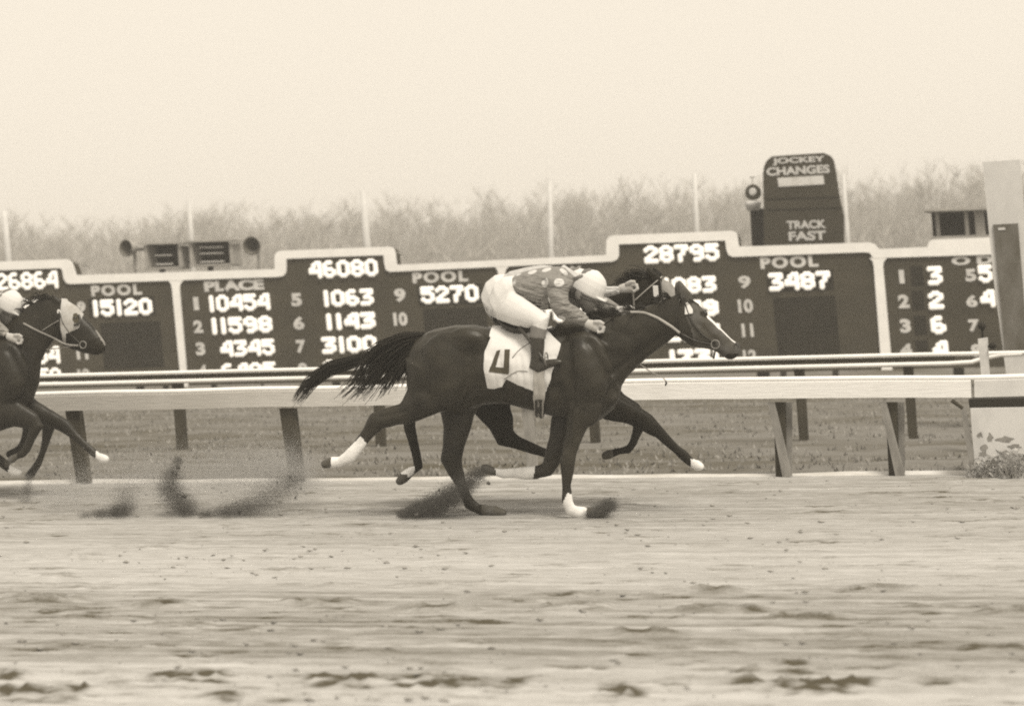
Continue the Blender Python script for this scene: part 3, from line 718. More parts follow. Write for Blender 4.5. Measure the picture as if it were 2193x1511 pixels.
def plant(x, D, drop=0):
    top = float(np.interp(x, TOPX, TOPY)) + drop
    base = P(x, 640, D); base[2] = 0
    h = P(x, top, D)[2]
    kd, a, c = protos[random.randrange(6)]
    t = empty('bare_tree')
    tag(t, 'leafless hazy tree in the wood along the far side', 'tree', 'leafless trees of the far wood')
    t.location = base; t.rotation_euler = (0, 0, random.uniform(0, 6.28)); s = h; w = random.uniform(.6, 1.05)
    t.scale = (s * w, s * w, s)
    for nm, me in (('trunk', a), ('crown', c)):
        o = link(nm, me, None, t)
for row, (D, n) in enumerate([(185, 50), (210, 58), (238, 64), (265, 68)]):
    for i in range(n):
        x = -350 + (2193 + 700) * (i + random.random()) / n
        plant(x, D + random.uniform(-8, 8), drop=max(-10, random.gauss(16, 28)) + (0 if row else random.choice([20, 60, 90])))
def undergrowth():
    n = 30000
    D = rng.uniform(172, 275, n); u = rng.uniform(-420, 2620, n)
    X = np.array([P(a, 640, d)[0] for a, d in zip(u, D)]); 
    hmax = 6.2 + 4.0 * vnoise(X * .12, D * .1, 81)
    z = rng.random(n) ** .8 * hmax
    L = .5 + .9 * rng.random(n); a = rng.random(n) * 6.28; tilt = rng.normal(0, .5, (n, 2))
    p0 = np.stack([X, D, z], -1); p1 = p0 + np.stack([tilt[:, 0] * L, tilt[:, 1] * L, L], -1)
    w = .02 + .05 * rng.random(n); off = np.stack([np.cos(a) * w, np.sin(a) * w, 0 * w], -1)
    V = np.stack([p0 - off, p0 + off, p1], 1).reshape(-1, 3)
    me = bpy.data.meshes.new("mesh")
    me.vertices.add(len(V)); me.vertices.foreach_set('co', V.astype(np.float32).ravel())
    me.loops.add(len(V)); me.loops.foreach_set('vertex_index', np.arange(len(V), dtype=np.int32))
    me.polygons.add(n); me.polygons.foreach_set('loop_start', np.arange(0, len(V), 3, dtype=np.int32)); me.update(calc_edges=True)
    tag(link('undergrowth', me, M['twig']), 'grey leafless thicket filling the foot of the far wood', 'thicket', kind='stuff')
undergrowth()

# ================================================================== BODIES: lofts joined by voxel remesh
def ident(x, y): return x, y
class Body:
    def __init__(s, Y0, T=ident, sc=1.0): s.Y0 = Y0; s.T = T; s.sc = sc; s.b = MB()
    def loft(s, st, n=18):
        k = len(s.b.V)
        for c, d, l in st:
            for j in range(n):
                q = 2 * math.pi * j / n; s.b.V.append(tuple(c + d * math.cos(q) + l * math.sin(q)))
        m = len(st)
        for i in range(m - 1):
            for j in range(n):
                s.b.F.append((k + i * n + j, k + i * n + (j + 1) % n, k + (i + 1) * n + (j + 1) % n, k + (i + 1) * n + j))
        for i, rv in ((0, True), (m - 1, False)):
            c, d, l = st[i]; o = st[1 if i == 0 else m - 2][0]
            tip = c + (c - o) / (np.linalg.norm(c - o) + 1e-9) * min(np.linalg.norm(d), np.linalg.norm(l)) * .45
            s.b.V.append(tuple(tip)); t = len(s.b.V) - 1
            for j in range(n):
                f = (k + i * n + j, k + i * n + (j + 1) % n, t); s.b.F.append(f[::-1] if rv else f)
    def pairs(s, rows, T=None, off=0):           # dorsal px, ventral px, half width (m)
        T = T or s.T; st = []
        for r in rows:
            o = r[5] if len(r) > 5 else off
            a = P(*T(r[0], r[1]), s.Y0 + o); b = P(*T(r[2], r[3]), s.Y0 + o)
            st.append(((a + b) / 2, (a - b) / 2, np.array([0, r[4], 0])))
        s.loft(st)
    def limb(s, rows, T=None, off=0, tk=1.0, tw=1.0):
        T = T or s.T; pts = [np.array(T(r[0], r[1])) for r in rows]; st = []
        k = s.sc if T is s.T else 1.0
        for i, r in enumerate(rows):
            o = r[4] if len(r) > 4 else off
            t = pts[min(i + 1, len(pts) - 1)] - pts[max(i - 1, 0)]; t = t / (np.linalg.norm(t) + 1e-9)
            nn = np.array([t[1], -t[0]]) * r[2] * k * .5 * tk
            a = P(*(pts[i] + nn), s.Y0 + o); b = P(*(pts[i] - nn), s.Y0 + o)
            st.append(((a + b) / 2, (a - b) / 2, np.array([0, r[3] * tw, 0])))
        s.loft(st)
    def lump(s, x, y, rx, ry, w, off, T=None, rot=0):
        T = T or s.T; k = s.sc if T is s.T else 1.0
        cx, cy = T(x, y); st = []
        for q in np.linspace(-.98, .98, 9):
            h = math.sqrt(1 - q * q); u = rx * k * q
            ex, ey = cx + u * math.cos(rot), cy + u * math.sin(rot); nx, ny = -math.sin(rot) * ry * k * h, math.cos(rot) * ry * k * h
            a = P(ex - nx, ey - ny, s.Y0 + off); b = P(ex + nx, ey + ny, s.Y0 + off)
            st.append(((a + b) / 2, (a - b) / 2, np.array([0, w * h, 0])))
        s.loft(st, 12)
    def remesh(s, voxel, smooth=4, fac=.5):
        me = mesh_from(s.b.V, s.b.F)
        o = bpy.data.objects.new('tmp', me); C_.collection.objects.link(o)
        m = o.modifiers.new('r', 'REMESH'); m.mode = 'VOXEL'; m.voxel_size = voxel; m.adaptivity = 0
        m2 = o.modifiers.new('s', 'SMOOTH'); m2.factor = fac; m2.iterations = smooth
        dg = C_.evaluated_depsgraph_get()
        out = bpy.data.meshes.new_from_object(o.evaluated_get(dg))
        bpy.data.objects.remove(o); bpy.data.meshes.remove(me)
        out.polygons.foreach_set('use_smooth', np.ones(len(out.polygons), bool)); out.update()
        return out
def inpoly(px, poly):
    x, y = px[:, 0], px[:, 1]; r = np.zeros(len(px), bool); n = len(poly)
    for i in range(n):
        x0, y0 = poly[i]; x1, y1 = poly[(i + 1) % n]
        c = ((y0 > y) != (y1 > y)) & (x < (x1 - x0) * (y - y0) / ((y1 - y0) + 1e-12) + x0); r ^= c
    return r
def paint(me, regions):                          # natural markings: (material index, pixel polygon, lateral range)
    n = len(me.polygons); c = np.zeros(n * 3); me.polygons.foreach_get('center', c); c = c.reshape(-1, 3)
    px = PX(c); idx = np.zeros(n, np.int32)
    for (k, poly, lo, hi) in regions:
        m = inpoly(px, poly) & (c[:, 1] >= lo) & (c[:, 1] <= hi); idx[m] = k
    me.polygons.foreach_set('material_index', idx); me.update()
def cutout(me, polys, off, th, name, m, parent, wrinkle=0, near_only=None, smooth=True):   # a sheet lying on the body, cut to convex pixel outlines
    bmo = bmesh.new()
    for poly in polys:
        bm = bmesh.new(); bm.from_mesh(me)
        n = len(poly); ar = sum(poly[i][0] * poly[(i + 1) % n][1] - poly[(i + 1) % n][0] * poly[i][1] for i in range(n))
        if near_only is not None:
            bmesh.ops.delete(bm, geom=[f for f in bm.faces if f.calc_center_median().y > near_only or (f.calc_center_median() - Vector(CAM)).dot(f.normal) > 0], context='FACES')
        for i in range(n):
            a, b = poly[i], poly[(i + 1) % n]
            da = P(*a, 20.0) - CAM; db = P(*b, 20.0) - CAM; nn = np.cross(da, db)
            if ar < 0: nn = -nn
            bmesh.ops.bisect_plane(bm, geom=bm.verts[:] + bm.edges[:] + bm.faces[:], plane_co=Vector(CAM), plane_no=Vector(nn).normalized(), clear_inner=True, clear_outer=False)
        if not bm.faces:
            bm.free(); continue
        tmp = bpy.data.meshes.new('t'); bm.to_mesh(tmp); bm.free(); bmo.from_mesh(tmp); bpy.data.meshes.remove(tmp)
    bmesh.ops.remove_doubles(bmo, verts=bmo.verts, dist=.0005)
    bmo.normal_update()
    mv = [(v, v.normal.copy()) for v in bmo.verts]
    for v, nn in mv:
        w = wrinkle * (vnoise(np.array([v.co.x * 9]), np.array([v.co.z * 5 + v.co.y]), 91)[0] - .5) if wrinkle else 0
        v.co += nn * (off + w)
    if th: bmesh.ops.solidify(bmo, geom=bmo.faces[:], thickness=th)
    out = bpy.data.meshes.new('mesh'); bmo.to_mesh(out); bmo.free()
    if smooth: out.polygons.foreach_set('use_smooth', np.ones(len(out.polygons), bool))
    return link(name, out, m, parent)
def cast(bvh, x, y, lift=.01):
    d = Vector(P(x, y, 20.0) - CAM).normalized(); h = bvh.ray_cast(Vector(CAM), d)
    if h[0] is None: return None
    return np.array(h[0] - d * lift)
def strap(bvh, pts, r, name, m, parent, n=24, lift=.008, Y=None):       # a strap or rein along pixel points, lying on the body where there is one
    b = MB(); out = []
    pts = np.array(pts, float); L = np.r_[0, np.cumsum(np.linalg.norm(np.diff(pts, axis=0), axis=1))]
    for t in np.linspace(0, L[-1], n):
        x, y = np.interp(t, L, pts[:, 0]), np.interp(t, L, pts[:, 1])
        h = cast(bvh, x, y, lift) if bvh is not None else None
        if h is None and Y is not None: h = P(x, y, Y)
        if h is not None: out.append(h)
    out = np.array(out)
    for _ in range(2): out[1:-1] = (out[:-2] + out[1:-1] * 2 + out[2:]) / 4
    b.tube(out, r, 6); return b.build(name, m, parent, smooth=True)
def hair(name, guides, n, m, parent, r0=.006, spread=.05, flare=1.0, seed=3):    # strands round guide curves in the world
    r = random.Random(seed); b = MB()
    for i in range(n):
        g = r.choice(guides); g = np.array(g); k = len(g)
        a = np.array([r.gauss(0, 1), r.gauss(0, 1), r.gauss(0, 1)]) * spread; ph = r.uniform(0, 6); amp = r.uniform(0, .012)
        lenf = r.uniform(.6, 1.0); pts = []; rr = []
        for j, t in enumerate(np.linspace(0, 1, 9)):
            tt = t * lenf * (k - 1); q = min(int(tt), k - 2); p = g[q] + (g[q + 1] - g[q]) * (tt - q)
            pts.append(p + a * (t ** .8) * flare + a * .25 + np.array([math.sin(ph + t * 5), math.cos(ph + t * 4), math.sin(ph * 2 + t * 6)]) * amp * t)
            rr.append(r0 * (1 - .8 * t) + .0008)
        b.tube(pts, rr, 3, cap=False)
    return b.build(name, m, parent, smooth=True)

# ------------------------------------------------------------------ the horses
TRUNK = [(881, 752, 876, 800, .11), (895, 724, 886, 848, .20), (925, 706, 922, 882, .265), (970, 697, 985, 888, .285), (1020, 695, 1036, 866, .275), (1070, 704, 1085, 866, .275),
         (1120, 710, 1132, 878, .285), (1170, 704, 1186, 892, .285), (1215, 694, 1236, 902, .26), (1255, 690, 1286, 900, .23), (1288, 706, 1316, 872, .18), (1312, 750, 1330, 838, .11)]
NECK_A = [(1190, 692, 1300, 880, .17), (1245, 690, 1342, 812, .145), (1298, 682, 1370, 782, .115), (1352, 666, 1400, 754, .092), (1402, 650, 1428, 733, .08), (1438, 634, 1450, 716, .075), (1462, 632, 1464, 702, .068)]
HEAD_A = [(1448, 628, 1440, 692, .065), (1474, 636, 1452, 720, .082), (1498, 652, 1480, 741, .092), (1519, 677, 1506, 746, .08), (1543, 702, 1529, 751, .062), (1563, 721, 1546, 762, .056), (1579, 734, 1559, 771, .057), (1588, 748, 1570, 770, .04)]
L1 = [(935, 800, 150, .13), (905, 858, 84, .10), (868, 885, 50, .068), (830, 893, 42, .054), (806, 900, 40, .052), (790, 925, 30, .036), (768, 955, 27, .031), (748, 978, 26, .034), (728, 988, 21, .027), (708, 990, 24, .035), (690, 995, 19, .038)]
L3 = [(985, 830, 130, .12), (980, 885, 76, .09), (978, 920, 56, .07), (972, 953, 45, .058), (966, 983, 45, .056), (973, 1004, 33, .040), (987, 1036, 22, .030), (999, 1064, 21, .031), (1006, 1078, 25, .036), (1022, 1089, 21, .028), (1038, 1093, 25, .040), (1062, 1096, 26, .046), (1083, 1098, 13, .040)]
L5 = [(1235, 820, 95, .10), (1213, 885, 66, .08), (1198, 940, 42, .055), (1182, 985, 36, .045), (1172, 1005, 34, .042), (1148, 1010, 28, .034), (1112, 1013, 24, .030), (1080, 1014, 24, .034), (1060, 1009, 17, .027), (1044, 1004, 22, .036), (1034, 1001, 14, .032)]
L6 = [(1262, 800, 110, .09), (1248, 860, 74, .085), (1234, 920, 42, .058), (1220, 970, 32, .045), (1216, 990, 32, .045), (1213, 1040, 21, .031), (1215, 1074, 24, .034), (1222, 1092, 26, .03), (1242, 1098, 28, .038), (1268, 1100, 24, .045), (1292, 1101, 15, .04)]

GROOVES = [(1218, 735, 1226, 865, 11, -.024, None), (1262, 735, 1318, 840, 10, -.018, None), (1240, 760, 1268, 820, 22, .014, None), (1008, 760, 1002, 850, 20, -.034, None), (1000, 718, 1018, 724, 12, .018, None),
           (955, 862, 905, 838, 10, -.016, None), (930, 745, 960, 830, 24, .012, None), (902, 760, 915, 830, 9, -.012, None), (1195, 830, 1210, 880, 12, -.02, None), (1085, 852, 1180, 876, 10, -.012, None)] + [
           (x, 765, x + 10, 850, 5, -.006, None) for x in range(1056, 1200, 15)]
def horse(name, label, cat_group, Y0, T, sc, neck, head, legs, ears, lumps, mats, regions, voxel, extra=[]):
    B = Body(Y0, T, sc)
    B.pairs(TRUNK)
    B.pairs(neck[0], T=neck[1]); B.pairs(head[0], T=head[1])
    for (rows, off, t) in legs: B.limb(rows, T=t, off=off)
    for (base, tip, w, off, t) in ears:
        B.limb([(base[0], base[1], w, .022), ((base[0] * .6 + tip[0] * .4), (base[1] * .6 + tip[1] * .4), w * .95, .026), (base[0] * .25 + tip[0] * .75, base[1] * .25 + tip[1] * .75, w * .55, .016), (tip[0], tip[1], w * .16, .006)], T=t, off=off)
    for q in lumps: B.lump(*q)
    me = B.remesh(voxel, 11)
    nv = len(me.vertices); co = np.zeros(nv * 3); me.vertices.foreach_get('co', co); co = co.reshape(-1, 3)
    no = np.zeros(nv * 3); me.vertices.foreach_get('normal', no); no = no.reshape(-1, 3)
    d = (vnoise(co[:, 0] * 5.5 + co[:, 2] * 3, co[:, 2] * 4.2 + co[:, 1] * 2, 66) - .5) * .016 + (vnoise(co[:, 0] * 14 - co[:, 2] * 6, co[:, 2] * 9 + co[:, 1] * 5, 67) - .5) * .006
    pxv = PX(co); side = np.clip(np.abs(no[:, 1]) * 1.4, 0, 1)
    for (x0, y0, x1, y1, wd, dep, t) in GROOVES + extra:
        (ax, ay), (bx, by) = (t or T)(x0, y0), (t or T)(x1, y1); k = wd * (sc if t is None else 1)
        ab = np.array([bx - ax, by - ay]); u = np.clip(((pxv - [ax, ay]) @ ab) / (ab @ ab + 1e-9), 0, 1)
        dd = np.linalg.norm(pxv - (np.array([ax, ay]) + u[:, None] * ab), axis=1)
        d = d + dep * np.exp(-(dd / k) ** 2) * side
    co += no * d[:, None]; me.vertices.foreach_set('co', co.ravel()); me.update()
    paint(me, regions)
    o = link(name, me, mats); tag(o, label, 'horse', cat_group)
    return o, BVHTree.FromPolygons([v.co[:] for v in me.vertices], [p.vertices[:] for p in me.polygons])

GRP = 'racehorses at full gallop'
# ---- horse A, number 4
lumps = []
for s in (-1, 1):
    lumps += [(1250, 790, 62, 85, .09, s * .185), (955, 790, 62, 82, .09, s * .215), (1000, 740, 50, 40, .06, s * .22), (1478, 703, 28, 24, .03, s * .062), (1255, 870, 34, 46, .06, s * .17),
              (1304, 836, 24, 36, .05, s * .07), (1300, 740, 60, 34, .05, s * .09)]
A, bvhA = horse('racehorse', 'dark bay racehorse with white socks and saddlecloth number 4, foremost in the picture', GRP, YA, ident, 1.0, (NECK_A, None), (HEAD_A, None),
    [(L1, -.15, None), (L3, .15, None), (L5, .14, None), (L6, -.15, None)],
    [((1474, 648), (1453, 601), 29, -.055, None), ((1462, 638), (1448, 604), 24, .055, None)], lumps,
    [M['coat'], M['wsock'], M['point'], M['coat_l'], M['hoof'], M['face']],
    [(5, [(1440, 595), (1490, 595), (1600, 735), (1600, 790), (1545, 790), (1510, 752), (1486, 738), (1480, 700), (1466, 672), (1464, 650)], 0, 99), (2, [(1556, 758), (1580, 757), (1600, 790), (1545, 790)], 0, 99),
     (1, [(1507, 660), (1520, 666), (1552, 697), (1584, 728), (1574, 735), (1544, 708), (1519, 685), (1507, 672)], 0, 99),
     (2, [(1500, 666), (1514, 664), (1520, 673), (1510, 680), (1500, 676)], 0, YA),
     (1, [(772, 934), (797, 962), (750, 1015), (704, 1015), (700, 970), (735, 970)], 0, 99), (4, [(670, 970), (709, 970), (708, 1010), (670, 1010)], 0, 99),
     (1, [(1148, 990), (1140, 1035), (1062, 1035), (1060, 995)], 0, 99), (4, [(1020, 985), (1060, 985), (1062, 1030), (1020, 1030)], 0, 99),
     (1, [(1214, 1056), (1232, 1056), (1258, 1090), (1256, 1120), (1195, 1120), (1204, 1080)], 0, 99), (4, [(1257, 1070), (1330, 1070), (1330, 1120), (1256, 1120)], 0, 99),
     (4, [(1030, 1070), (1100, 1070), (1100, 1120), (1034, 1120)], 0, 99)], .0105,
    [(1310, 800, 1425, 716, 8, -.016, ident), (1290, 700, 1400, 690, 16, .010, ident), (1496, 694, 1542, 736, 5, -.008, ident), (1492, 712, 1486, 736, 5, -.007, ident), (1522, 690, 1560, 726, 5, .006, ident), (1502, 672, 1516, 676, 4, -.006, ident),
     (1222, 880, 1214, 960, 6, -.010, ident), (1250, 880, 1240, 935, 6, -.010, ident), (870, 880, 815, 893, 5, -.008, ident), (790, 915, 772, 950, 4, -.006, ident), (985, 870, 978, 940, 6, -.010, ident), (1216, 1000, 1213, 1050, 3, -.005, ident)])
A.data.materials[0] = M['coat']
hair('tail', [[P(*q, YA + o) for q in g] for o in (-.03, .02, .06) for g in (
    [(905, 716), (868, 722), (815, 742), (782, 778), (760, 822), (726, 850)], [(905, 722), (870, 732), (825, 762), (790, 810), (755, 850)],
    [(905, 728), (872, 745), (840, 775), (808, 815), (775, 848)], [(900, 735), (875, 755), (850, 790), (830, 820), (815, 842)],
    [(900, 740), (880, 765), (862, 795), (850, 825)], [(905, 716), (860, 724), (805, 752), (775, 778)])], 520, M['hair'], A, r0=.0055, spread=.028, seed=5)
hair('mane', [[P(*q, YA + o) for q in g] for o in (-.03, 0, .03) for g in (
    [(1290, 686), (1275, 680), (1258, 676)], [(1330, 674), (1312, 664), (1298, 662)], [(1356, 667), (1342, 656), (1328, 656)], [(1385, 661), (1372, 652), (1358, 652)],
    [(1412, 648), (1400, 640), (1388, 644)], [(1435, 637), (1424, 630), (1412, 636)], [(1425, 642), (1418, 652), (1408, 660)])], 170, M['hair'], A, r0=.004, spread=.014, seed=6)
clothA = cutout(A.data, [[(1030, 684), (1064, 684), (1064, 699), (1036, 698)], [(1062, 680), (1050, 712), (1040, 750), (1037, 790), (1045, 829), (1076, 827), (1084, 812), (1100, 680)], [(1100, 680), (1084, 812), (1140, 834), (1171, 838), (1196, 757), (1202, 738), (1158, 700)]],
                .016, .006, 'saddlecloth', M['cloth'], A, wrinkle=.038)
bvhCl = BVHTree.FromPolygons([v.co[:] for v in clothA.data.vertices], [p.vertices[:] for p in clothA.data.polygons])
for g in ([(1136, 733), (1122, 741), (1108, 752), (1097, 766)], [(1130, 795), (1110, 793), (1096, 800), (1080, 812)]):
    strap(bvhCl, g, .0035, 'dark_line', M['greywood'], clothA, 14, lift=.004, Y=YA - .3)  # thin dark tubes traced along lines on the saddlecloth
cutout(clothA.data, [[(1064, 751), (1072, 749), (1061, 788), (1047, 795)], [(1050, 785), (1080, 787), (1080, 800), (1047, 796)], [(1081, 748), (1092, 748), (1090, 801), (1078, 800)]], .004, 0, 'printed_number', M['digit'], clothA, near_only=YA)
cutout(A.data, [[(1144, 790), (1168, 790), (1166, 905), (1148, 905)]], .034, .005, 'girth', M['elastic'], A)
cutout(A.data, [[(1149, 850), (1154, 850), (1155, 898), (1150, 898)], [(1159, 850), (1164, 850), (1163, 898), (1158, 898)], [(1149, 866), (1164, 866), (1163, 876), (1150, 876)]], .043, .003, 'buckle_strap', M['leather'], A)
sd_ = Body(YA); sd_.pairs([(1066, 676, 1074, 694, .10), (1082, 685, 1090, 708, .15), (1105, 692, 1110, 718, .17), (1130, 692, 1135, 720, .16), (1150, 686, 1158, 712, .10)])
link('saddle', sd_.remesh(.012, 3), M['leather'], A)
bl = Body(YA); bl.limb([(1112, 700, 8, .012, -.24), (1135, 730, 8, .012, -.30), (1160, 765, 7, .01, -.325), (1166, 778, 6, .01, -.325)]); link('stirrup_leather', bl.remesh(.006, 2), M['leather'], A)
br = MB(); c0 = P(1170, 768, YA - .33)
br.tube([c0 + np.array([0, .05 * math.cos(a), .05 * math.sin(a)]) for a in np.linspace(0, 2 * math.pi, 21)], .006, 6, cap=False); br.build('stirrup', M['steel'], A, smooth=True)
bridle = strap(bvhA, [(1464, 634), (1470, 660), (1482, 690), (1502, 715), (1532, 734)], .007, 'bridle', M['leather'], A)
strap(bvhA, [(1478, 640), (1500, 655)], .006, 'browband', M['leather'], bridle, 8)
strap(bvhA, [(1456, 640), (1448, 680), (1452, 714)], .006, 'throat_lash', M['leather'], bridle, 10)
strap(bvhA, [(1350, 668), (1380, 669), (1408, 680), (1440, 700), (1456, 713)], .012, 'rein', M['tan'], bridle, 24, Y=YA - .16)
strap(bvhA, [(1456, 713), (1490, 730), (1530, 738)], .007, 'rein', M['leather'], bridle, 14, Y=YA - .13)
strap(bvhA, [(1290, 695), (1330, 668), (1350, 668)], .008, 'rein', M['leather'], bridle, 12, Y=YA - .2)
h = cast(bvhA, 1532, 737, .016); br = MB(); br.tube([h + np.array([.034 * math.cos(a), -.003, .034 * math.sin(a)]) for a in np.linspace(0, 2 * math.pi, 21)], .005, 6, cap=False)
br.build('bit_ring', M['steel'], bridle, smooth=True)
strap(bvhA, [(1533, 746), (1530, 758), (1528, 768)], .009, 'bit_strap', M['leather'], bridle, 8, Y=YA - .09)
cutout(A.data, [[(1467, 648), (1473, 646), (1484, 664), (1484, 672), (1467, 674)]], .012, .002, 'bridle_number', M['cloth'], bridle, near_only=YA)
def ball(name, c, r, m, parent):
    bm = bmesh.new(); bmesh.ops.create_uvsphere(bm, u_segments=14, v_segments=10, radius=r); bmesh.ops.translate(bm, verts=bm.verts, vec=Vector(c))
    me = bpy.data.meshes.new('mesh'); bm.to_mesh(me); bm.free(); me.polygons.foreach_set('use_smooth', np.ones(len(me.polygons), bool)); return link(name, me, m, parent)
eye_m = mat('dark_eye', .01, .1, .6)
ball('eye', cast(bvhA, 1510, 671, -.012), .021, eye_m, A)
h = cast(bvhA, 1578, 742, .004); br = MB(); br.tube([h + np.array([.020 * math.cos(a), .01 * math.cos(a), .030 * math.sin(a)]) for a in np.linspace(0, 2 * math.pi, 17)], .007, 6, cap=False)
br.build('nostril', M['face'], A, smooth=True)

# ---- horse B, running level with A on the far side
TB = lambda x, y: ((x - 1455) * .955 + 1428, (y - 612) * .955 + 617)
NECK_B = [(1200, 702, 1290, 860, .16), (1255, 672, 1335, 800, .135), (1300, 634, 1365, 760, .11), (1345, 607, 1392, 725, .09), (1378, 592, 1412, 700, .08), (1408, 592, 1425, 680, .07), (1422, 598, 1430, 670, .065)]
HEAD_B = [(1406, 592, 1400, 660, .063), (1432, 602, 1412, 690, .08), (1454, 622, 1440, 706, .088), (1472, 644, 1460, 708, .078), (1490, 666, 1478, 710, .06), (1504, 684, 1490, 718, .055), (1512, 698, 1498, 724, .04)]
L2 = [(930, 830, 110, .12), (900, 870, 60, .08), (876, 885, 30, .05), (877, 915, 25, .038), (888, 960, 23, .032), (897, 1000, 21, .032), (880, 1008, 20, .026), (864, 1022, 24, .034), (852, 1034, 16, .034)]
L4 = [(1030, 820, 110, .11), (1052, 868, 80, .08), (1074, 910, 54, .060), (1082, 938, 46, .052), (1108, 948, 31, .036), (1140, 960, 24, .031), (1168, 969, 21, .033), (1190, 978, 19, .027), (1212, 986, 25, .036), (1226, 992, 16, .034)]
L7 = [(1270, 830, 90, .09), (1312, 872, 62, .075), (1352, 887, 46, .055), (1385, 904, 40, .045), (1412, 925, 27, .034), (1442, 954, 23, .03), (1466, 976, 24, .033), (1480, 990, 19, .027), (1494, 997, 24, .036), (1506, 1001, 14, .034)]
L8 = [(1275, 830, 90, .09), (1320, 868, 58, .072), (1355, 880, 44, .054), (1372, 900, 34, .043), (1364, 925, 22, .032), (1355, 950, 20, .030), (1346, 962, 22, .033), (1325, 966, 18, .027), (1304, 972, 25, .035), (1290, 977, 18, .034)]
lumpsB = []
for s in (-1, 1): lumpsB += [(1250, 790, 62, 85, .09, s * .185), (955, 790, 62, 82, .09, s * .215)]
Bh, bvhB = horse('racehorse', 'dark racehorse running level behind the number 4 horse, its long tail streaming out below', GRP, YB, TB, .955, (NECK_B, ident), (HEAD_B, ident),
    [(L2, .13, ident), (L4, -.05, ident), (L7, -.10, ident), (L8, .10, ident)],
    [((1408, 603), (1384, 571), 22, -.05, ident), ((1414, 596), (1398, 572), 18, .05, ident)], lumpsB,
    [M['coat_b'], M['wsock'], M['point'], M['coat_l'], M['hoof']],
    [(3, [(1418, 596), (1470, 600), (1480, 660), (1440, 680), (1414, 640)], 0, 99),
     (1, [(848, 1000), (890, 998), (884, 1018), (866, 1024)], 0, 99), (4, [(835, 1016), (872, 1014), (874, 1024), (868, 1050), (835, 1050)], 0, 99),
     (1, [(1479, 983), (1515, 983), (1520, 1012), (1479, 1012)], 0, 99), (4, [(1270, 950), (1312, 950), (1314, 990), (1270, 995)], 0, 99)], .0135)
hair('tail', [[P(*q, YB + o) for q in g] for o in (-.03, .03) for g in (
    [(872, 734), (815, 752), (765, 768), (705, 782), (660, 815), (626, 868)], [(872, 740), (815, 762), (760, 780), (705, 796), (668, 826), (640, 862)])], 300, M['hair'], Bh, r0=.005, spread=.017, seed=8)
hair('mane', [[P(*q, YB + o) for q in g] for o in (-.03, .02) for g in (
    [(1395, 594), (1372, 584), (1345, 588), (1325, 594)], [(1375, 596), (1350, 590), (1332, 598)], [(1350, 606), (1330, 602), (1312, 612)], [(1320, 622), (1300, 622), (1284, 634)])], 130, M['hair'], Bh, r0=.005, spread=.018, seed=9)
clB = cutout(Bh.data, [[TB(*q) for q in [(1062, 680), (1040, 750), (1045, 829), (1140, 834), (1171, 838), (1203, 680)]]], .016, .006, 'saddlecloth', M['cloth'], Bh, wrinkle=.02)
sd_ = Body(YB, TB, .955); sd_.pairs([(1066, 676, 1074, 694, .10), (1082, 685, 1090, 708, .15), (1105, 692, 1110, 718, .17), (1130, 692, 1135, 720, .16), (1150, 686, 1158, 712, .10)])
link('saddle', sd_.remesh(.014, 3), M['leather'], Bh)
brB = strap(bvhB, [(1356, 646), (1385, 620), (1418, 592)], .006, 'bridle', M['tan'], Bh, 14)
strap(bvhB, [(1414, 600), (1418, 640), (1432, 668)], .007, 'cheek_strap', M['leather'], brB, 12)
ball('eye', cast(bvhB, 1446, 640, -.012), .02, eye_m, Bh)
text_mesh('1', 'bridle_number', 1398, 1409, 611, 635, YB - .15, M['cloth'], Bh, slope=0, lean=.08, bold=.05)

# ---- horse C, in the blinker hood
TC = lambda x, y: ((x - 1257) * .83 + 15, (y - 607) * .83 + 645)
NECK_C = [(-40, 716, 50, 872, .16), (5, 702, 82, 824, .14), (35, 678, 88, 775, .115), (66, 650, 104, 745, .092), (92, 636, 116, 728, .08), (116, 634, 128, 716, .072), (130, 642, 136, 706, .066)]
HEAD_C = [(114, 634, 112, 700, .063), (138, 641, 126, 718, .08), (160, 654, 142, 735, .09), (178, 674, 156, 744, .08), (196, 694, 172, 751, .064), (211, 713, 188, 756, .057), (222, 730, 200, 760, .056), (226, 744, 210, 759, .04)]
C1 = [(-5, 880, 100, .1), (40, 888, 52, .07), (70, 902, 38, .05), (78, 912, 32, .043), (66, 940, 19, .031), (56, 962, 18, .029), (46, 973, 20, .032), (36, 977, 16, .025), (26, 983, 21, .034), (18, 988, 14, .032)]
C2 = [(10, 850, 90, .1), (70, 880, 46, .07), (110, 897, 34, .05), (138, 912, 30, .043), (160, 932, 20, .031), (184, 954, 17, .029), (200, 968, 18, .032), (210, 976, 15, .025), (220, 981, 20, .034), (231, 984, 13, .032)]
C3 = [(-190, 850, 90, .11), (-140, 890, 62, .08), (-95, 935, 42, .056), (-70, 955, 36, .05), (-40, 966, 22, .034), (-8, 980, 20, .03), (10, 993, 21, .033), (20, 1003, 16, .026), (32, 1010, 20, .035), (45, 1013, 13, .033)]
lumpsC = []
for s in (-1, 1): lumpsC += [(1250, 790, 62, 85, .09, s * .185), (955, 790, 62, 82, .09, s * .215), (146, 706, 22, 20, .03, s * .06, ident)]
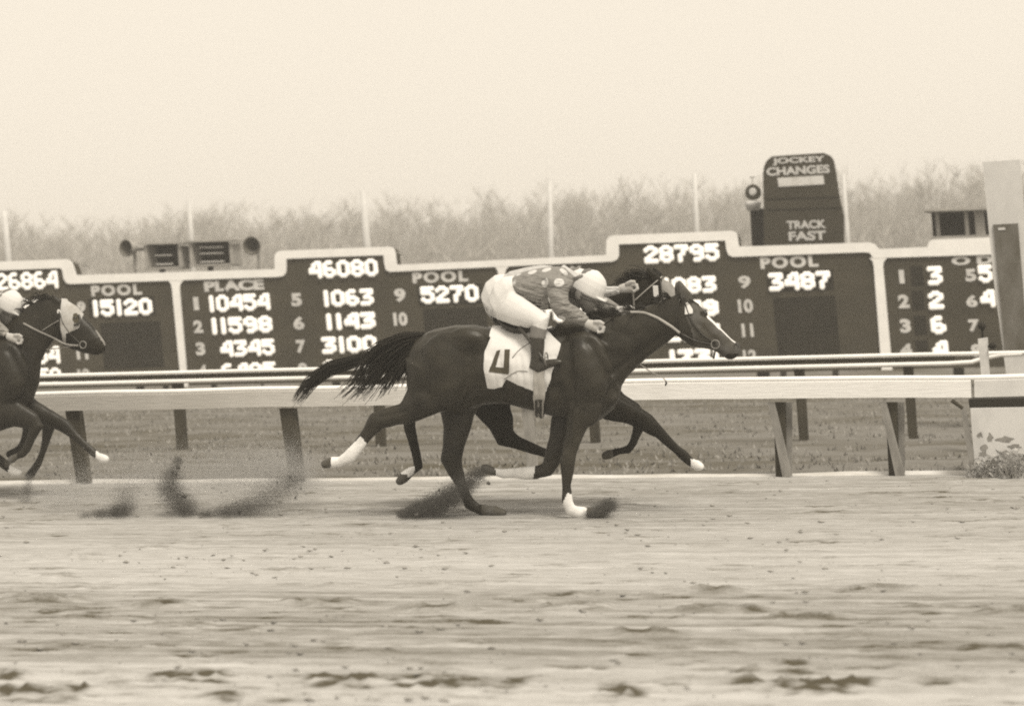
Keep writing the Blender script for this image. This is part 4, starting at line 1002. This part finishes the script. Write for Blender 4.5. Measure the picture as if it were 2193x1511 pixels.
Ch, bvhC = horse('racehorse', 'near-black racehorse in a white blinker hood chasing the leading pair', GRP, YC, TC, .83, (NECK_C, ident), (HEAD_C, ident),
    [(C1, -.14, ident), (C2, .14, ident), (C3, .13, ident), (L1, -.14, None)],
    [((126, 650), (108, 626), 16, -.05, ident), ((140, 650), (133, 632), 15, .05, ident)], lumpsC,
    [M['coat_c'], M['wsock'], M['point'], M['coat_l'], M['hoof']],
    [(1, [(205, 966), (245, 966), (245, 1000), (207, 996), (204, 985)], 0, 99), (1, [(20, 995), (60, 995), (60, 1030), (12, 1030)], 0, 99), (2, [(194, 730), (230, 715), (240, 770), (190, 770)], 0, 99),
     (3, [(207, 702), (229, 734), (224, 740), (204, 708)], 0, 99), (4, [(10, 972), (36, 970), (38, 990), (10, 1000)], 0, 99)], .0125)
hood = cutout(Ch.data, [[(131, 641), (142, 641), (142, 735), (136, 728), (130, 700)], [(142, 641), (160, 650), (196, 691), (180, 698), (168, 708), (164, 722), (142, 738)]], .011, .004, 'blinker_hood', mat('pale_hood_cloth', .46, .9, .1, v2=.36, scale=(9, 9, 9), bump=.2, bscale=(25, 25, 25)), Ch)
cutout(hood.data, [[(157, 672), (164, 670), (169, 678), (168, 690), (160, 692), (155, 684)]], .004, 0, 'eye_opening', M['digit'], hood, near_only=YC)
strap(bvhC, [(168, 674), (173, 684), (168, 694), (158, 696)], .012, 'blinker_cup', M['leather'], hood, 10, lift=.03)
ball('eye', cast(bvhC, 161, 681, .006), .017, eye_m, Ch)
hair('tail', [[P(*TC(*q), YC + o) for q in g] for o in (-.03, .03) for g in ([(905, 716), (870, 722), (820, 745), (790, 785), (765, 825)], [(900, 735), (875, 755), (850, 790), (830, 820)])], 160, M['hair'], Ch, seed=11, spread=.03)
hair('mane', [[P(*q, YC + o) for q in g] for o in (-.03, .02) for g in ([(112, 640), (96, 632), (80, 638)], [(95, 642), (78, 634), (62, 644)], [(75, 652), (58, 644), (44, 656)], [(55, 666), (40, 660), (26, 672)], [(35, 682), (20, 678), (6, 688)])], 130, M['hair'], Ch, r0=.005, spread=.016, seed=12)
clC = cutout(Ch.data, [[TC(*q) for q in [(1062, 680), (1040, 750), (1045, 829), (1140, 834), (1171, 838), (1203, 680)]]], .016, .006, 'saddlecloth', M['cloth'], Ch, wrinkle=.02)
brC = strap(bvhC, [(126, 660), (134, 690), (150, 715), (172, 735)], .007, 'bridle', M['leather'], Ch)
strap(bvhC, [(50, 692), (80, 708), (112, 722), (140, 738), (168, 740)], .010, 'rein', M['greywood'], brC, 20, Y=YC - .14)
strap(bvhC, [(100, 748), (130, 745), (168, 738)], .006, 'rein', M['tan'], brC, 14, Y=YC + .05)
strap(bvhC, [(90, 708), (108, 696), (126, 686)], .005, 'throat_lash', M['greywood'], brC, 10)
h = cast(bvhC, 178, 738, .016)
if h is not None:
    br = MB(); br.tube([h + np.array([.034 * math.cos(a), -.003, .034 * math.sin(a)]) for a in np.linspace(0, 2 * math.pi, 21)], .006, 6, cap=False); br.build('bit_ring', M['steel'], brC, smooth=True)
text_mesh('9', 'bridle_number', 121, 130, 662, 683, YC - .17, M['cloth'], Ch, slope=0, lean=.2, bold=.03)

# ---- horse D, almost hidden behind C
TD = lambda x, y: ((x - 1257) * .80 + 4, (y - 607) * .80 + 652)
sh = lambda x, y: ((x - 80) * .955 + 72, (y - 700) * .955 + 702)
D1 = [(0, 850, 80, .09), (62, 872, 46, .07), (96, 892, 34, .05), (104, 916, 28, .043), (98, 945, 18, .031), (89, 974, 17, .029), (80, 995, 19, .032), (72, 1005, 16, .025), (66, 1014, 19, .033), (61, 1021, 13, .032)]
D2 = [(-5, 870, 90, .1), (30, 880, 46, .07), (56, 900, 34, .05), (62, 912, 28, .043), (52, 940, 17, .031), (44, 958, 16, .029), (30, 968, 18, .032), (16, 974, 16, .03)]
Dh, bvhD = horse('racehorse', 'dark racehorse all but hidden behind the one in the blinker hood, one folded foreleg showing', GRP, YD, TD, .80, (NECK_C, sh), (HEAD_C, sh),
    [(D1, -.10, ident), (D2, .12, ident), (L3, .14, None), (L1, -.14, None)], [], [], [M['coat_c'], M['wsock'], M['point'], M['coat_l'], M['hoof']], [], .016)

# ------------------------------------------------------------------ the jockeys
def jockey(Y0, T, sc, label, silk, near_arm, far_arm, hands, extra_white=True, skip=()):
    # the parts as lofts; clothes are the full shapes, the body a thinner one inside them
    pel = [(1098, 590, 1124, 636, .15), (1080, 592, 1118, 655, .17), (1060, 608, 1104, 678, .18), (1050, 636, 1086, 690, .165), (1058, 662, 1078, 694, .11)]
    thN = [(1082, 652, 72, .10, -.11), (1112, 668, 62, .095, -.18), (1140, 680, 50, .08, -.24), (1160, 688, 42, .065, -.27), (1154, 702, 35, .058, -.275)]
    thF = [(x, y, t, w, -o) for (x, y, t, w, o) in thN]
    cuN = [(1154, 698, 33, .055, -.275), (1151, 724, 33, .052, -.28)]
    boN = [(1151, 721, 31, .050, -.28), (1151, 745, 30, .047, -.285), (1150, 768, 26, .040, -.29), (1146, 786, 27, .038, -.29), (1152, 790, 22, .036, -.29), (1172, 779, 20, .038, -.295), (1192, 775, 15, .036, -.295), (1204, 774, 9, .025, -.295)]
    tor = [(1092, 600, 1116, 634, .145), (1112, 584, 1138, 652, .175), (1148, 575, 1166, 664, .195), (1182, 570, 1196, 652, .21), (1208, 572, 1216, 630, .17), (1222, 584, 1226, 618, .085)]
    head = [(1264, 574, 1240, 590, .05), (1286, 590, 1226, 594, .078), (1290, 616, 1224, 604, .082), (1288, 634, 1226, 618, .079), (1285, 646, 1228, 630, .075), (1277, 658, 1230, 642, .066), (1268, 668, 1240, 652, .05), (1260, 672, 1246, 662, .03)]
    neck = [(1232, 592, 1216, 626, .06), (1246, 604, 1230, 638, .058)]
    Bd = Body(Y0, T, sc)
    k = .84
    Bd.pairs([(a + (c - a) * .08, b + (d - b) * .08, c - (c - a) * .08, d - (d - b) * .08, w * k) for a, b, c, d, w in pel]); Bd.pairs([(a + (c - a) * .1, b + (d - b) * .1, c - (c - a) * .1, d - (d - b) * .1, w * k) for a, b, c, d, w in tor])
    for s in (1, -1):
        Bd.limb([(x, y, t, w, o * s) for x, y, t, w, o in thN], tk=k, tw=k); Bd.limb([(x, y, t, w, o * s) for x, y, t, w, o in cuN + boN[1:]], tk=.8, tw=.8)
    Bd.limb(near_arm, tk=.8, tw=.8); Bd.limb(far_arm, tk=.8, tw=.8)
    Bd.pairs(head); Bd.pairs(neck)
    Bd.limb([(1281, 640, 12, .018), (1290, 649, 14, .022), (1289, 655, 9, .018)])             # nose
    Bd.limb([(1270, 660, 10, .028), (1278, 664, 9, .026)])                                     # lips
    for s in (-1, 1): Bd.lump(1238, 632, 8, 12, .014, s * .082)                                # ears
    for (hx, hy, ang, off) in hands:                                                            # palm, four bent fingers of different length, thumb
        ca, sa = math.cos(ang), math.sin(ang)
        q = lambda u, v: (hx + u * ca - v * sa, hy + u * sa + v * ca)
        Bd.limb([(*q(-20, 0), 17, .022, off), (*q(-10, 0), 22, .030, off), (*q(4, 0), 24, .034, off), (*q(12, 1), 20, .032, off)])
        for i, (ln, dy) in enumerate(((11, -.033), (13, -.011), (12, .011), (9.5, .032))):
            o2 = off + dy
            Bd.limb([(*q(8, -6), 8.5, .0095, o2), (*q(8 + ln, -4), 8, .009, o2), (*q(9 + ln, 5), 7.5, .0085, o2), (*q(6 + ln * .4, 11), 6.5, .0075, o2)])
        Bd.limb([(*q(-4, -8), 9, .011, off - .03), (*q(8, -13), 8.5, .0105, off - .042), (*q(18, -11), 7, .009, off - .04)])
    me = Bd.remesh(.0062 if sc > .9 else .008, 3)
    paint(me, [(1, [(T(hx, hy)[0] + dx * sc, T(hx, hy)[1] + dy * sc) for dx, dy in ((-22, -22), (34, -22), (34, 26), (-22, 26))], Y0 + off - .12, Y0 + off + .12) for (hx, hy, ang, off) in hands])
    J = link('person', me, [M['skin'], M['glove']]); tag(J, label, 'person', 'jockeys crouched over their horses')
    def piece(name, m, fn, vox=.009, sm=4, parent=J):
        b = Body(Y0, T, sc); fn(b); return link(name, b.remesh(vox if sc > .9 else vox * 1.25, sm), m, parent)
    piece('breeches', M['breeches'], lambda b: (b.pairs(pel), b.limb(thN), b.limb(thF)))
    def _s(b):
        b.pairs(tor); b.limb(near_arm); b.limb(far_arm)
        for i in range(5): b.limb([(1118 + i * 3, 618 + i * 8, 5, .19 - .012 * i), (1150, 628 + i * 8, 6, .20 - .01 * i), (1188, 640 + i * 5, 4, .19)])
    piece('silk_blouse', silk, _s, .008, 3)
    for s in (1, -1):
        bt = piece('boot', M['boot'], lambda b: b.limb([(x, y, t, w, o * s) for x, y, t, w, o in boN]))
        piece('boot_cuff', M['cuff'], lambda b: b.limb([(x, y, t * 1.05, w * 1.05, o * s) for x, y, t, w, o in cuN]), parent=bt)
    def _c(b):
        st = []
        for (hgt, f) in ((-2, 1.0), (8, 1.02), (20, 1.0), (32, .9), (42, .68), (49, .34)):
            ax = np.array([.47, -.88]); along = np.array([.88, .47]); cc = np.array([1256, 626]) + ax * hgt
            a = P(*T(*(cc + along * 36 * f)), Y0); c2 = P(*T(*(cc - along * 36 * f)), Y0); st.append(((a + c2) / 2, (a - c2) / 2, np.array([0, .098 * f, 0])))
        b.loft(st)
        b.limb([(1281, 637, 7, .075), (1291, 643, 5, .055), (1297, 646, 3, .03)])
    piece('cap', M['capc'], _c, .007, 3)
    b = MB()
    st = [P(*T(*q), Y0 - o) for q, o in [((1230, 628), .075), ((1242, 634), .087), ((1262, 643), .085), ((1276, 648), .075)]]; b.tube(st, .006, 6); b.build('goggle_strap', M['leather'], J, smooth=True)
    return J

nearA = [(1198, 598, 62, .085, -.17), (1194, 628, 46, .065, -.215), (1198, 650, 42, .06, -.23), (1208, 665, 42, .058, -.22), (1228, 674, 38, .052, -.19), (1246, 684, 29, .04, -.165), (1256, 690, 22, .032, -.16)]
farA = [(1200, 602, 56, .08, .16), (1240, 625, 40, .06, .21), (1272, 645, 34, .052, .2), (1298, 653, 32, .048, .16), (1322, 664, 22, .034, .12)]
JA = jockey(YA, ident, 1.0, 'crouching jockey in white cap, dotted grey silks and white breeches on the number 4 horse', M['silk_a'], nearA, farA, [(1273, 698, .35, -.165), (1338, 668, .2, .10)])
TJB = lambda x, y: ((x - 1200) * .955 + 1176, (y - 600) * .955 + 596)
inv = lambda x, y: ((x - 1176) / .955 + 1200, (y - 596) / .955 + 600)
armB = [(*inv(1196, 590), 56, .08, -.15), (*inv(1230, 606), 44, .062, -.2), (*inv(1262, 622), 36, .055, -.2), (*inv(1292, 626), 27, .042, -.18), (*inv(1318, 622), 20, .032, -.16), (*inv(1326, 621), 18, .03, -.16)]
farB = [(*inv(1196, 592), 52, .075, .16), (*inv(1235, 620), 40, .06, .2), (*inv(1265, 640), 32, .05, .17), (*inv(1290, 650), 22, .034, .12)]
JB = jockey(YB, TJB, .955, 'jockey mostly hidden behind the white-capped rider, pale arm stretched forward with a whip', M['silk_b'], armB, farB, [(*inv(1345, 616), -.12, -.16), (*inv(1306, 655), .2, .10)])
nearC = nearA; farC = farA
JC = jockey(YC, TC, .83, 'jockey in white peaked cap leaning over the horse with the blinker hood', M['silk_c'], nearC, farC, [(1276, 703, .35, -.165), (1338, 668, .2, .10)])
wb = MB(); wb.tube([P(1352, 610, YB - .17), P(1356, 630, YB - .15), P(1360, 690, YB - .05), P(1370, 780, YB + .1), P(1396, 797, YB + .1), P(1419, 808, YB + .1), P(1426, 815, YB + .1)], [.009, .008, .007, .006, .005, .004, .004], 6)
wh = wb.build('riding_whip', M['tan'], smooth=True); tag(wh, 'thin whip of the rider behind, its tip showing past the foremost horse\'s chest', 'whip')
wb = MB(); wb.tube([P(1426, 815, YB + .1), P(1427, 820, YB + .1), P(1425, 826, YB + .1)], [.006, .009, .006], 6); wb.build('whip_flap', M['leather'], wh)

# ================================================================== KICKED-UP DIRT
def dust(name, label, spine, n, Y0, m, size=(.003, .007), ysp=.18, seed=1, clods=0, ground=True):
    r = np.random.default_rng(seed)
    sp = np.array([(x, y, s, w) for x, y, s, w in spine], float)
    pr = sp[:, 3] / sp[:, 3].sum(); k = r.choice(len(sp), n, p=pr); k2 = np.clip(k + r.integers(0, 2, n), 0, len(sp) - 1); f = r.random(n)
    px = sp[k, 0] * (1 - f) + sp[k2, 0] * f + r.normal(0, 1, n) * (sp[k, 2] * (1 - f) + sp[k2, 2] * f)
    py = sp[k, 1] * (1 - f) + sp[k2, 1] * f + r.normal(0, 1, n) * (sp[k, 2] * (1 - f) + sp[k2, 2] * f) * .8
    d = FW[None] + ((px - 1096.5) / FPX)[:, None] * RT[None] + ((755.5 - py) / FPX)[:, None] * UP[None]
    Yg = Y0 + r.normal(0, ysp, n)
    c = CAM[None] + d * (Yg / d[:, 1])[:, None]
    c = c[c[:, 2] > .004]; n = len(c)
    s = r.uniform(size[0], size[1], n)
    if clods: s[:clods] = r.uniform(.010, .022, clods)
    V = c[:, None, :] + r.normal(0, 1, (n, 4, 3)) * s[:, None, None]
    F = np.array([[0, 1, 2], [0, 2, 3], [0, 3, 1], [1, 3, 2]])
    idx = (np.arange(n)[:, None, None] * 4 + F[None]).reshape(-1)
    me = bpy.data.meshes.new('mesh'); me.vertices.add(n * 4); me.vertices.foreach_set('co', V.reshape(-1).astype(np.float32))
    me.loops.add(len(idx)); me.loops.foreach_set('vertex_index', idx.astype(np.int32))
    me.polygons.add(len(idx) // 3); me.polygons.foreach_set('loop_start', np.arange(0, len(idx), 3, dtype=np.int32)); me.update(calc_edges=True)
    tag(link(name, me, m), label, 'dust', kind='stuff')
FINE = (.0006, .0021); GR2 = (.0005, .0017)
dust('dust_cloud', 'dark slanting spray of soil behind the planted hind hoof of the number 4 horse', [(864, 1103, 7, 1.3), (895, 1094, 11, 2.2), (930, 1083, 14, 2.2), (968, 1062, 15, 1.5), (1000, 1035, 13, .8), (1028, 1012, 10, .35)], 135000, YA + .05, M['grain'], size=FINE, seed=1, clods=25)
dust('dust_cloud', 'small spray of dirt around the planted forehoof', [(1262, 1102, 7, 1), (1285, 1094, 10, 1.6), (1305, 1082, 9, 1)], 26000, YA - .1, M['grain'], size=FINE, seed=2, clods=8)
dust('dust_cloud', 'curled dark wisp of dirt hanging over the track edge', [(382, 985, 6, .4), (368, 1015, 11, .8), (360, 1042, 14, 1.3), (375, 1065, 18, 1.6), (392, 1085, 17, 1.7), (402, 1102, 13, .9)], 75000, YA + .3, M['grain'], size=GR2, seed=3, clods=8)
dust('dust_cloud', 'long low trail of dirt rising between the two groups of horses', [(440, 1107, 10, 1.5), (485, 1102, 13, 1.6), (525, 1092, 17, 1.4), (560, 1076, 21, 1.1), (595, 1052, 20, .6), (625, 1032, 14, .3)], 85000, YA + .2, M['grain'], size=GR2, seed=4, clods=8)
dust('dust_cloud', 'low dark puff of dirt under the trailing horse', [(180, 1108, 8, .7), (215, 1104, 10, 1.2), (250, 1099, 12, 1.8), (272, 1088, 13, .8), (268, 1055, 18, .35)], 50000, YA + .2, M['grain'], size=GR2, seed=5, clods=6)
dust('dust_cloud', 'thin streak of dirt falling below the trailing horse', [(62, 1020, 5, .6), (58, 1050, 7, .6), (55, 1080, 10, .5), (70, 1104, 14, .5)], 15000, YC - .4, M['grain'], size=GR2, seed=6)
dust('dust_cloud', 'pale dust haze hanging low behind the leading horses', [(200, 1050, 46, 1), (330, 1020, 42, 1.2), (480, 1020, 46, 1.6), (600, 1000, 40, 1.3), (650, 1030, 32, .6), (120, 1070, 34, .6)], 420000, YA + .9, M['dustl'], size=(.0005, .0015), ysp=.4, seed=7)

# ================================================================== HAZE
hz = MB(); hz.box((-420, -60, -1.0), (420, 420, 24)); h_ = hz.build('haze', None)
hm = bpy.data.materials.new('pale_air'); hm.use_nodes = True
n, l = hm.node_tree.nodes, hm.node_tree.links; n.clear()
ho = n.new('ShaderNodeOutputMaterial'); pv = n.new('ShaderNodeVolumePrincipled')
pv.inputs['Color'].default_value = (.97, .955, .93, 1); pv.inputs['Density'].default_value = .0015; pv.inputs['Anisotropy'].default_value = 0.0
l.new(pv.outputs[0], ho.inputs['Volume']); h_.data.materials.append(hm)
tag(h_, 'pale hazy air over the whole racecourse', 'haze', kind='stuff')
